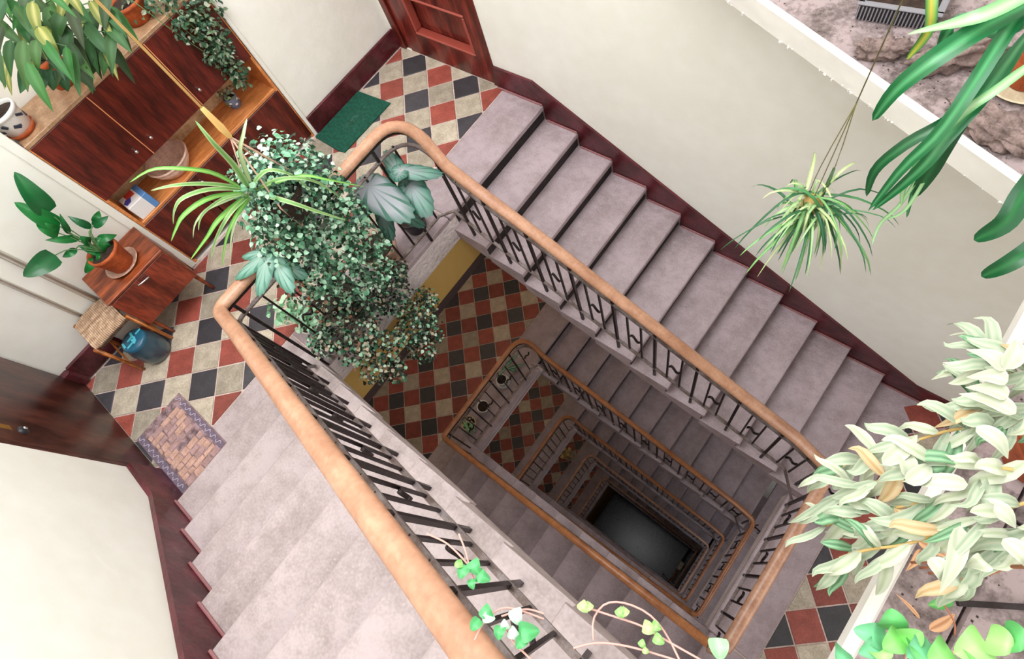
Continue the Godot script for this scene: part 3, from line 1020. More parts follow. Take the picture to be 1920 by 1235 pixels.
# ---------------------------------------------------------------- doors
func build_doors() -> void:
	var d := thing("door_1", Vector3(0.58, 0, -0.05), "red-brown panelled door at the far corner of the landing", "door", "", "structure")
	var st := begin()
	box(st, Vector3(0.03, 0, -0.16), Vector3(0.10, 2.2, 0.012), 0.006)
	box(st, Vector3(0.10, 0, -0.16), Vector3(0.165, 2.2, -0.012), 0.006)
	box(st, Vector3(1.085, 0, -0.16), Vector3(1.13, 2.2, 0.012), 0.006)
	box(st, Vector3(0.1, 2.12, -0.16), Vector3(1.1, 2.2, 0.01), 0.006)
	wpart("frame", st, M["door_red"], d)
	st = begin()
	var xs := [0.165, 0.335, 0.975, 1.085]
	var ys := [0.0, 0.215, 0.55, 0.68, 1.35, 1.48, 2.0, 2.12]
	box(st, Vector3(xs[0], 0.004, -0.09), Vector3(xs[1], 2.12, 0.002), 0.004)
	box(st, Vector3(xs[2], 0.004, -0.09), Vector3(xs[3], 2.12, 0.002), 0.004)
	for k in range(0, 8, 2): box(st, Vector3(xs[1], maxf(ys[k], 0.004), -0.09), Vector3(xs[2], ys[k + 1], 0.002), 0.004)
	wpart("leaf", st, M["door_red"], d)
	for k in 3:
		var y0: float = ys[1 + 2 * k]
		var y1: float = ys[2 + 2 * k]
		st = begin()
		box(st, Vector3(xs[1], y0, -0.085), Vector3(xs[2], y1, -0.062))
		box(st, Vector3(xs[1] + 0.07, y0 + 0.07, -0.07), Vector3(xs[2] - 0.07, y1 - 0.07, -0.052), 0.012)
		wpart("panel", st, M["door_red"], d)
		st = begin()
		box(st, Vector3(xs[1], y0, -0.062), Vector3(xs[2], y0 + 0.022, 0.01), 0.008)
		box(st, Vector3(xs[1], y1 - 0.022, -0.062), Vector3(xs[2], y1, 0.01), 0.008)
		box(st, Vector3(xs[1], y0 + 0.022, -0.062), Vector3(xs[1] + 0.022, y1 - 0.022, 0.01), 0.008)
		box(st, Vector3(xs[2] - 0.022, y0 + 0.022, -0.062), Vector3(xs[2], y1 - 0.022, 0.01), 0.008)
		wpart("moulding", st, M["door_moulding"], d)
	st = begin()
	tube(st, [Vector3(0.24, 1.04, -0.03), Vector3(0.24, 1.04, 0.02), Vector3(0.25, 1.04, 0.025), Vector3(0.35, 1.04, 0.025)], 0.009, 8)
	wpart("handle", st, M["brass"], d)
	d = thing("door_2", Vector3(0.55, 0, W + 0.05), "dark brown glossy varnished door with a brass handle", "door", "", "structure")
	st = begin()
	box(st, Vector3(0.0, 0, W + 0.012), Vector3(0.035, 2.2, W + 0.16), 0.005)
	box(st, Vector3(1.06, 0, W - 0.002), Vector3(1.1, 2.2, W + 0.16), 0.005)
	box(st, Vector3(0.035, 2.14, W + 0.012), Vector3(1.06, 2.2, W + 0.16), 0.005)
	wpart("frame", st, M["door_brown"], d)
	st = begin()
	box(st, Vector3(0.035, 0.002, W - 0.002), Vector3(1.06, 2.14, W + 0.08), 0.004)
	wpart("leaf", st, M["door_brown"], d)
	st = begin()
	tube(st, [Vector3(0.93, 0.93, W + 0.01), Vector3(0.93, 0.93, W - 0.03), Vector3(0.9, 0.925, W - 0.04), Vector3(0.81, 0.90, W - 0.04)], 0.010, 8)
	box(st, Vector3(0.905, 0.84, W - 0.002), Vector3(0.955, 1.02, W + 0.007), 0.004)
	tube(st, [Vector3(0.81, 0.90, W - 0.04), Vector3(0.79, 0.95, W - 0.035), Vector3(0.83, 0.99, W - 0.03)], 0.008, 8, 8)
	wpart("handle", st, M["brass"], d)
	st = begin()
	lathe(st, Vector3(0.938, 0.79, W + 0.008), [Vector2(0, -0.001), Vector2(0.03, 0.0), Vector2(0.027, 0.02), Vector2(0.012, 0.03), Vector2(0.0, 0.03)], 20, Vector3(0, 0, -1))
	wpart("lock", st, M["black_plastic"], d)
	st = begin()
	lathe(st, Vector3(0.938, 0.79, W - 0.023), [Vector2(0.011, -0.001), Vector2(0.009, 0.003), Vector2(0.0, 0.003)], 16, Vector3(0, 0, -1))
	wpart("keyhole_plate", st, M["chrome"], d)

# ---------------------------------------------------------------- furniture and small things on the landing
func build_furniture() -> void:
	var s := thing("sideboard", Vector3(-0.16, 0, 1.76), "red-brown sideboard with six doors and an open shelf, set into the wall", "sideboard")
	var z0 := 1.078
	var z1 := 2.442
	var st := begin()
	box(st, Vector3(-0.34, 1.25, z0), Vector3(0.004, 1.276, z1), 0.004)
	wpart("top", st, M["cabinet_top"], s)
	for z: float in [z0, z1 - 0.022]:
		st = begin()
		box(st, Vector3(-0.34, 0, z), Vector3(0.0, 1.25, z + 0.022), 0.002)
		wpart("side_panel", st, M["cabinet_orange"], s)
	st = begin()
	box(st, Vector3(-0.345, 0.05, z0 + 0.022), Vector3(-0.335, 1.25, z1 - 0.022))
	wpart("back", st, M["cabinet_strip"], s)
	st = begin()
	box(st, Vector3(-0.335, 0.485, z0 + 0.022), Vector3(0.0, 0.508, z1 - 0.022), 0.003)
	wpart("shelf", st, M["cabinet_orange"], s)
	st = begin()
	box(st, Vector3(-0.335, 0.765, z0 + 0.022), Vector3(-0.022, 0.785, z1 - 0.022))
	wpart("cupboard_floor", st, M["cabinet_orange"], s)
	st = begin()
	box(st, Vector3(-0.335, 0.0, z0 + 0.022), Vector3(-0.04, 0.05, z1 - 0.022))
	wpart("plinth", st, M["dark_band"], s)
	var cuts := [z0 + 0.004, 1.56, 2.01, z1 - 0.004]
	for k in 3:
		var a: float = cuts[k] + 0.003
		var b: float = cuts[k + 1] - 0.003
		st = begin()
		box(st, Vector3(-0.021, 0.77, a), Vector3(0.002, 1.249, b), 0.003)
		var dr := wpart("door", st, M["cabinet_red"], s)
		st = begin()
		lathe(st, Vector3(0.002, 0.865, (b - 0.06) if k == 1 else (a + 0.06 if k == 2 else b - 0.05)), [Vector2(0.007, 0), Vector2(0.006, 0.012), Vector2(0.011, 0.018), Vector2(0.010, 0.026), Vector2(0, 0.028)], 14, Vector3.RIGHT)
		wpart("knob", st, M["chrome"], dr)
		if k > 0:
			st = begin()
			box(st, Vector3(-0.018, 0.772, a - 0.006), Vector3(0.006, 1.247, a), 0.001)
			wpart("door_edge", st, M["door_edge"], s)
		st = begin()
		box(st, Vector3(-0.021, 0.03, a), Vector3(0.002, 0.482, b), 0.003)
		dr = wpart("door", st, M["cabinet_red"], s)
		st = begin()
		lathe(st, Vector3(0.002, 0.42, (b - 0.06) if k == 1 else (a + 0.06 if k == 2 else b - 0.05)), [Vector2(0.007, 0), Vector2(0.006, 0.012), Vector2(0.011, 0.018), Vector2(0.010, 0.026), Vector2(0, 0.028)], 14, Vector3.RIGHT)
		wpart("knob", st, M["chrome"], dr)

	var n := thing("nightstand", Vector3(0.19, 0, 2.71), "small orange-brown nightstand with a chrome handle, left of the sideboard", "nightstand")
	st = begin()
	box(st, Vector3(0.012, 0.21, 2.478), Vector3(0.355, 0.522, 2.935), 0.003)
	wpart("body", st, M["night_wood"], n)
	st = begin()
	box(st, Vector3(0.008, 0.522, 2.472), Vector3(0.378, 0.542, 2.94), 0.004)
	wpart("top", st, M["night_wood"], n)
	st = begin()
	box(st, Vector3(0.355, 0.215, 2.482), Vector3(0.374, 0.516, 2.931), 0.003)
	var fr := wpart("door", st, M["cabinet_red"], n)
	fr.material_override = mat("night_front", Color8(150, 60, 34), 0.3, M["night_wood"].albedo_texture, 1.0, null, 0.0, Vector3(3, 0.6, 3))
	var ha := px(260, 535, 0, 0.392)
	var hb := px(279, 519, 0, 0.392)
	st = begin()
	tube(st, [ha - Vector3(0.02, 0, 0), ha, hb, hb - Vector3(0.02, 0, 0)], 0.0055, 8)
	wpart("handle", st, M["chrome"], fr)
	for q: Array in [[0.03, 2.5], [0.33, 2.5], [0.03, 2.91], [0.33, 2.91]]:
		st = begin()
		tube(st, [Vector3(q[0], 0.21, q[1]), Vector3(q[0], 0.0, q[1])], 0.016, 10, 1, 0.011)
		wpart("leg", st, M["night_wood"], n)

	var c := thing("stool", Vector3(0.2, 0, 3.09), "low stool with a woven straw seat and orange wooden legs", "stool")
	st = begin()
	box(st, Vector3(0.045, 0.345, 2.965), Vector3(0.365, 0.392, 3.222), 0.03)
	wpart("seat", st, M["wicker"], c)
	st = begin()
	for k in 21:
		var z := 2.968 + 0.0126 * k
		var inset := 0.035 * pow(absf(k - 10.0) / 10.0, 3.0)
		tube(st, [Vector3(0.36, 0.35, z), Vector3(0.372 - inset * 0.2, 0.385, z), Vector3(0.35, 0.398, z), Vector3(0.06 + inset, 0.398, z), Vector3(0.035 + inset, 0.38, z), Vector3(0.04 + inset, 0.34, z)], 0.0066, 5)
	wpart("weave", st, M["wicker"], c)
	for q: Array in [[0.36, 2.952], [0.366, 3.232], [0.06, 2.96], [0.06, 3.225]]:
		st = begin()
		tube(st, [Vector3(q[0], 0.0, q[1]), Vector3(q[0], 0.385, q[1])], 0.012, 10, 1, 0.014)
		wpart("leg", st, M["chair_wood"], c)
	st = begin()
	for q: float in [2.952, 3.228]: tube(st, [Vector3(0.06, 0.12, q), Vector3(0.36, 0.12, q)], 0.008, 8)
	wpart("stretcher", st, M["chair_wood"], c)

	var b := thing("bottle", Vector3(0.365, 0, 3.078), "squat dark teal jar with a blue film lid, between the legs of the stool", "jar")
	st = begin()
	lathe(st, Vector3(0.365, 0.002, 3.078), [Vector2(0, 0), Vector2(0.08, 0.0), Vector2(0.098, 0.012), Vector2(0.106, 0.06), Vector2(0.106, 0.13), Vector2(0.1, 0.17), Vector2(0.086, 0.205), Vector2(0.084, 0.222), Vector2(0.0, 0.222)], 36)
	wpart("body", st, M["bottle"], b, true)
	st = begin()
	lathe(st, Vector3(0.365, 0.2245, 3.078), [Vector2(0.089, -0.02), Vector2(0.09, 0.0), Vector2(0.08, 0.008), Vector2(0.0, 0.01)], 36)
	wpart("lid", st, M["bottle_dark"], b, true)
	st = begin()
	for k in 7:
		var a := k * 0.9
		var rr := 0.02 + 0.045 * (k % 3) / 2.0
		obox(st, Transform3D(Basis(Vector3.UP, a * 1.7).rotated(Vector3.RIGHT, 0.2 * sin(a * 3.0)), Vector3(0.365 + cos(a) * rr, 0.236, 3.078 + sin(a) * rr)), Vector3(0.05, 0.004, 0.016), 0.002)
	wpart("film", st, M["bottle_film"], b)

	var g := thing("doormat", Vector3(0.21, 0, 0.815), "dark green doormat with a worn middle by the far wall", "doormat")
	st = begin()
	prism(st, PackedVector2Array([Vector2(0.03, 1.088), Vector2(0.03, 0.556), Vector2(0.398, 0.528), Vector2(0.392, 1.08), Vector2(0.33, 1.094)]), Vector3(0, 0.001, 0), Vector3.RIGHT, Vector3.BACK, Vector3(0, 0.011, 0))
	wpart("pile", st, M["green_mat"], g)
	st = begin()
	for k in 26: obox(st, Transform3D(Basis(Vector3.UP, rng.randf_range(-0.25, 0.25)), Vector3(0.225 + rng.randfn() * 0.035, 0.0125, 0.82 + rng.randfn() * 0.06)), Vector3(0.004, 0.002, rng.randf_range(0.04, 0.12)))
	wpart("worn_tufts", st, M["green_mat_worn"], g)

	var m := thing("doormat", Vector3(1.06, 0, 3.37), "brown rubber doormat with a cobblestone pattern in front of the dark door", "doormat")
	st = begin()
	box(st, Vector3(0.768, 0.001, 3.172), Vector3(1.362, 0.01, 3.566), 0.003)
	wpart("base", st, M["mat_base"], m)
	var x := 0.845
	while x < 1.33:
		var wdt := rng.randf_range(0.03, 0.06)
		var z := 3.235 + rng.randf_range(-0.008, 0.012)
		while z < 3.49:
			var len := rng.randf_range(0.035, 0.09)
			if absf(x + wdt * 0.5 - 1.09) > 0.022 or z > 3.36:
				var r2 := PackedVector2Array()
				var z2 := minf(z + len, 3.505)
				for e: Array in [[x, z], [x + wdt, z], [x + wdt, z2], [x, z2]]: r2.append(Vector2(e[0] + rng.randf_range(-0.004, 0.004), e[1] + rng.randf_range(-0.004, 0.004)))
				st = begin()
				bevel_slab(st, r2, 0.0145, 0.005, 0.003)
				wpart("cobble", st, M["mat_pad"] if rng.randf() < 0.6 else M["mat_pad_grey"], m)
			z += len + 0.006
		x += wdt + 0.006
	st = begin()
	box(st, Vector3(0.775, 0.009, 3.515), Vector3(1.355, 0.0112, 3.56))
	wpart("border", st, M["mat_dark"], m)
	st = begin()
	box(st, Vector3(0.85, 0.009, 3.178), Vector3(1.355, 0.0108, 3.222))
	wpart("border", st, M["mat_dark"], m)
	for e in 2:
		for k in 9:
			var o := Vector3(0.81 + 0.062 * k, 0.0135, [3.537, 3.2][e])
			var pts: Array = []
			for j in 9:
				var t := j / 8.0
				pts.append(o + Vector3((t - 0.5) * 0.05, 0, 0.014 * sin(t * TAU)))
			st = begin()
			ring_sweep(st, PackedVector3Array(pts), rect(0.003, 0.0015))
			wpart("scroll", st, M["mat_scroll"], m)

	# things on the shelf of the sideboard
	var t := thing("basket", Vector3(-0.15, 0.509, 1.98), "shallow round wicker basket on the open shelf of the sideboard", "basket")
	st = begin()
	lathe(st, Vector3(-0.15, 0.509, 1.98), [Vector2(0.0, 0.001), Vector2(0.1, 0.001), Vector2(0.14, 0.05), Vector2(0.162, 0.1), Vector2(0.154, 0.1), Vector2(0.131, 0.05), Vector2(0.095, 0.01), Vector2(0.0, 0.01)], 36)
	wpart("bowl", st, M["wicker_rose"], t, true)
	for e: Array in [[0.158, 0.1, 0.0085], [0.148, 0.085, 0.004], [0.14, 0.067, 0.004], [0.131, 0.05, 0.004], [0.119, 0.035, 0.004], [0.107, 0.021, 0.004], [0.08, 0.012, 0.005], [0.05, 0.012, 0.005]]:
		st = begin()
		var pts: Array = []
		for k in 37: pts.append(Vector3(-0.15 + cos(TAU * k / 36) * e[0], 0.509 + e[1], 1.98 + sin(TAU * k / 36) * e[0]))
		tube(st, pts, e[2], 6)
		wpart("coil", st, M["wicker_rose"], t)
	t = thing("carton", Vector3(-0.09, 0.509, 2.33), "small blue and white printed carton at the end of the open shelf", "box")
	st = begin()
	box(st, Vector3(-0.155, 0.509, 2.245), Vector3(-0.01, 0.629, 2.40), 0.003)
	wpart("body", st, M["box_white"], t)
	st = begin()
	box(st, Vector3(-0.157, 0.5095, 2.243), Vector3(-0.008, 0.631, 2.285), 0.003)
	wpart("blue_band", st, M["box_blue"], t)
	st = begin()
	box(st, Vector3(-0.15, 0.6285, 2.295), Vector3(-0.085, 0.6305, 2.36))
	wpart("red_print", st, M["box_red"], t)
	st = begin()
	prism(st, PackedVector2Array([Vector2(-0.09, 2.33), Vector2(-0.05, 2.35), Vector2(-0.045, 2.385), Vector2(-0.08, 2.395), Vector2(-0.1, 2.37)]), Vector3(0, 0.6285, 0), Vector3.RIGHT, Vector3.BACK, Vector3(0, 0.0025, 0))
	wpart("navy_print", st, M["box_navy"], t)

	# deep in the well
	var bk := thing("bicycle", Vector3(4.47, -STOREY * 5.0, 1.85), "bicycle parked far below on the dark floor of the well", "bicycle")
	var o := Vector3(4.47, -STOREY * 5.0, 1.85)
	for e: float in [-0.5, 0.5]:
		st = begin()
		var pts: Array = []
		for k in 25: pts.append(o + Vector3(0, 0.34 + sin(TAU * k / 24) * 0.31, e + cos(TAU * k / 24) * 0.31))
		tube(st, pts, 0.02, 6)
		wpart("wheel", st, M["black_plastic"], bk)
	st = begin()
	var hub := o + Vector3(0, 0.34, -0.5)
	var crank := o + Vector3(0, 0.3, -0.08)
	var seat := o + Vector3(0, 0.85, -0.2)
	var head := o + Vector3(0, 0.85, 0.33)
	for q: Array in [[hub, crank], [crank, seat], [hub, seat], [seat, head], [crank, head], [head, o + Vector3(0, 0.34, 0.5)]]: tube(st, q, 0.018, 6)
	wpart("frame", st, M["chair_wood"], bk)
	st = begin()
	tube(st, [head + Vector3(-0.28, 0.12, -0.06), head + Vector3(-0.1, 0.14, 0.02), head + Vector3(0, 0.08, 0), head + Vector3(0.1, 0.14, 0.02), head + Vector3(0.28, 0.12, -0.06)], 0.02, 6)
	wpart("handlebar", st, M["chrome"], bk)
	st = begin()
	obox(st, Transform3D(Basis(), seat + Vector3(0, 0.06, 0)), Vector3(0.14, 0.07, 0.26), 0.03)
	wpart("saddle", st, M["glaze_cream"], bk)

# ---------------------------------------------------------------- plants
func pot(called: String, at: Vector3, r: float, h: float, m: String, label: String, category := "pot plant", group := "", narrow := 0.72) -> Node3D:
	var t := thing(called, at, label, category, group)
	var st := begin()
	lathe(st, at, [Vector2(0, 0.001), Vector2(r * narrow, 0.001), Vector2(r * 0.93, h * 0.8), Vector2(r * 0.94, h * 0.82), Vector2(r, h * 0.83), Vector2(r, h), Vector2(r * 0.9, h), Vector2(r * 0.86, h * 0.86)], 32)
	wpart("pot", st, M[m], t, true)
	st = begin()
	lathe(st, at + Vector3(0, h * 0.86, 0), [Vector2(r * 0.88, 0.0), Vector2(r * 0.5, 0.006), Vector2(0, 0.008)], 20)
	wpart("soil", st, M["soil"], t, true)
	return t

func saucer(at: Vector3, r: float, h: float, m: String, label: String) -> void:
	var t := thing("saucer", at, label, "saucer")
	var st := begin()
	lathe(st, at, [Vector2(0, 0.0), Vector2(r * 0.8, 0.0), Vector2(r, h), Vector2(r * 0.93, h), Vector2(r * 0.76, h * 0.25), Vector2(0, h * 0.22)], 36)
	wpart("dish", st, M[m], t, true)

func leaf_part(parent: Node3D, pts: Array, w: float, hint: Vector3, cols: Array, shape := 0, m := "leafy", fold := 0.25, n := 9) -> void:
	var st := begin()
	leaf(st, pts, w, hint, cols, shape, fold, n)
	wpart("leaf", st, M[m], parent)

func fol_part(parent: Node3D, blobs: Array, s: float, cols: Array, droop := 0.5, broad := 0.42, m := "leafy") -> void:
	var st := begin()
	foliage(st, blobs, s, cols, droop, broad)
	wpart("foliage", st, M[m], parent).set_meta("kind", "stuff")

func build_plants() -> void:
	var deep := [lin(24, 92, 52), lin(30, 108, 60), lin(40, 128, 72)]
	# peace lily on the nightstand
	var at := px(229, 493, 1, 0.556)
	saucer(Vector3(at.x, 0.542, at.z), 0.118, 0.022, "pale_clay", "pale clay saucer under the pot on the nightstand")
	var t := pot("potted_lily", Vector3(at.x, 0.549, at.z), 0.104, 0.16, "terracotta", "broad-leaved green plant in a terracotta pot on the nightstand")
	var root := Vector3(at.x, 0.69, at.z)
	var X := at.x - 0.03
	for q: Array in [[92, 398, 27, 322, 0.058, 2], [112, 424, 27, 379, 0.05, 2], [110, 437, 68, 418, 0.04, 2], [104, 478, 44, 518, 0.06, 2], [172, 426, 127, 405, 0.024, 0], [174, 424, 203, 405, 0.026, 0], [178, 418, 186, 395, 0.024, 0], [182, 448, 219, 440, 0.026, 0], [150, 446, 84, 450, 0.024, 0], [143, 466, 117, 482, 0.022, 0], [198, 472, 146, 460, 0.034, 0], [205, 455, 188, 478, 0.03, 0], [176, 484, 160, 512, 0.026, 2], [192, 470, 184, 494, 0.026, 2], [130, 438, 112, 400, 0.018, 0], [170, 455, 150, 442, 0.03, 0], [195, 462, 208, 468, 0.03, 2], [205, 470, 190, 450, 0.034, 2], [212, 468, 196, 478, 0.034, 2], [200, 458, 176, 446, 0.032, 2], [206, 480, 190, 488, 0.028, 2]]:
		var a := px(q[0], q[1], 0, X)
		var b := px(q[2], q[3], 0, X + rng.randf_range(-0.04, 0.06))
		a.x = maxf(a.x, 0.03)
		b.x = maxf(b.x, 0.03)
		var st := begin()
		tube(st, [root, root.lerp(a, 0.5) + Vector3(0.01, 0.06, 0), a], 0.0035, 5, 6)
		wpart("stalk", st, M["stem_green"], t)
		var k := lin(20 + rng.randi() % 14, 88 + rng.randi() % 30, 50)
		leaf_part(t, [a, a.lerp(b, 0.5) + Vector3(0.03, 0.015, 0), b], q[4], Vector3(0.8, 0.5, -0.2), [k, k, lit(k, 0.12)], q[5], "glossy", 0.3)

	# painted pot at the end of the sideboard's top
	at = px(44, 243, 1, 1.285)
	at.y = 1.277
	saucer(at, 0.085, 0.03, "terracotta", "orange clay saucer under the painted pot on the sideboard")
	t = pot("painted_pot", at + Vector3(0, 0.008, 0), 0.096, 0.14, "glaze_white", "white pot with dark painted motifs, at the end of the sideboard top", "pot plant", "", 0.75)
	var st := begin()
	for k in 14:
		var a := k * 0.62
		var d := Vector3(cos(a), 0, sin(a))
		obox(st, Transform3D(Basis(Vector3.UP, -a).rotated(d, rng.randf() * 3.0), at + d * (0.0815 + 0.006 * (k % 2)) + Vector3(0, 0.07 + 0.03 * (k % 2), 0)), Vector3(0.006, rng.randf_range(0.02, 0.045), rng.randf_range(0.012, 0.022)), 0.002)
	wpart("painted_motif", st, M["ink"], t)
	for k in 6:
		var a := k * 1.05
		var e := at + Vector3(0, 0.14, 0)
		leaf_part(t, [e, e + Vector3(cos(a) * 0.03, 0.06, sin(a) * 0.03), e + Vector3(cos(a) * 0.07, 0.07 + 0.03 * (k % 2), sin(a) * 0.07)], 0.008, Vector3.UP, deep, 0)

	# leafy plant on the sideboard's top, upper left of the picture
	at = Vector3(-0.2, 1.277, 2.0)
	t = pot("leafy_pot_plant", at, 0.1, 0.17, "terracotta", "bushy green and yellow pot plant on the sideboard top, beside the painted pot")
	var top := Vector3(-0.18, 1.46, 2.0)
	for k in 86:
		var p := Vector2(rng.randf_range(-20, 215), rng.randf_range(-40, 120))
		if p.y > 130.0 - p.x * 0.15 + 20.0: continue
		var dist := 4.05 - rng.randf() * 0.5
		var a := pd(p.x, p.y, dist)
		a.x = maxf(a.x, -0.3)
		var ln := rng.randf_range(0.13, 0.23)
		var dir := (RIGHT * rng.randf_range(-0.7, 0.9) + DOWN * rng.randf_range(0.6, 1.2) + AHEAD * 0.2).normalized()
		var yellow := rng.randf() < 0.16
		var g := lin(28 + rng.randi() % 26, 62 + rng.randi() % 40, 30) if not yellow else lin(112, 122, 52)
		var mid := lit(g, 0.15) if not yellow else lin(168, 162, 92)
		leaf_part(t, [a, a + dir * ln * 0.5 + Vector3(0.015, 0.015, 0), a + dir * ln], rng.randf_range(0.018, 0.032), Vector3(0.7, 0.6, 0.1), [g, g, mid], 0, "dull", 0.3, 7)
		if k % 4 == 0:
			st = begin()
			tube(st, [top - Vector3(0, 0.04, 0), top.lerp(a, 0.5) + Vector3(0, 0.06, 0), a], 0.003, 4, 6)
			wpart("stalk", st, M["stem_green"], t)
	for q: Array in [[60, 115, 38, 175], [40, 85, 20, 112], [30, 100, 42, 108], [190, 60, 240, 60], [150, 85, 205, 125], [120, 110, 155, 142], [95, 130, 100, 170], [110, 130, 128, 172], [75, 128, 80, 172]]:
		var a := pd(q[0], q[1], 3.85)
		var b := pd(q[2], q[3], 3.85)
		var g := lin(36, 84, 44)
		leaf_part(t, [a, a.lerp(b, 0.5) + Vector3(0.02, 0.01, 0), b], 0.034, Vector3(0.8, 0.5, 0), [g, g, lit(g, 0.2)], 0, "leafy", 0.3)

	# trailing plant at the right of the sideboard's top
	at = Vector3(-0.16, 1.277, 1.44)
	t = pot("trailing_pot_plant", at, 0.11, 0.12, "terracotta", "small-leaved trailing plant in a clay bowl, hanging over the sideboard's doors")
	var small := [lin(58, 96, 66), lin(38, 74, 50), lin(120, 140, 110), lin(160, 168, 146), lin(46, 84, 58), lin(96, 120, 88)]
	var blobs: Array = []
	for q: Array in [[265, 5, -0.1, 0.10, 90], [310, -5, -0.05, 0.12, 170], [350, 10, 0.0, 0.12, 190], [385, 20, 0.03, 0.10, 160], [350, 50, 0.05, 0.08, 120], [392, 60, 0.06, 0.085, 170], [415, 90, 0.06, 0.075, 150], [400, 100, 0.05, 0.06, 100], [428, 122, 0.06, 0.06, 110], [445, 130, 0.06, 0.05, 70], [448, 152, 0.04, 0.04, 50]]:
		blobs.append([px(q[0], q[1], 0, q[2]), Vector3(0.05, q[3], q[3]), q[4]])
	fol_part(t, blobs, 0.03, small, 0.7, 0.34)
	st = begin()
	for q: Array in [[1.33, 0.9], [1.38, 1.0], [1.28, 0.72]]: tube(st, [at + Vector3(0.03, 0.12, 0), Vector3(-0.02, 1.42, q[0] + 0.05), Vector3(0.05, 1.2, q[0]), Vector3(0.05, q[1], q[0] - 0.06)], 0.0025, 5, 12)
	wpart("stem", st, M["stem_green"], t)
	# small blue pot on the shelf
	at = px(440, 193, 1, 0.53)
	at = Vector3(at.x, 0.509, at.z)
	t = pot("small_pot", at, 0.05, 0.085, "glaze_blue", "small blue and white pot at the far end of the open shelf", "pot plant", "", 0.8)
	st = begin()
	for k in 16:
		var a := k * 0.8
		var d := Vector3(cos(a), 0, sin(a))
		obox(st, Transform3D(Basis(Vector3.UP, -a), at + d * (0.042 + 0.003 * (k % 2)) + Vector3(0, 0.03 + 0.025 * (k % 2), 0)), Vector3(0.008, 0.014, 0.014), 0.003)
	wpart("painted_motif", st, M["glaze_white"], t)
	fol_part(t, [[at + Vector3(0, 0.11, 0), Vector3(0.05, 0.035, 0.05), 70]], 0.028, [lin(200, 206, 180), lin(90, 120, 84), lin(150, 164, 130)], 0.2)

	hanging_planter()
	ledge_pots()
	lower_pots()
	baby_spider()
	strap_plant()
	striped_plant()
	vine_plant()

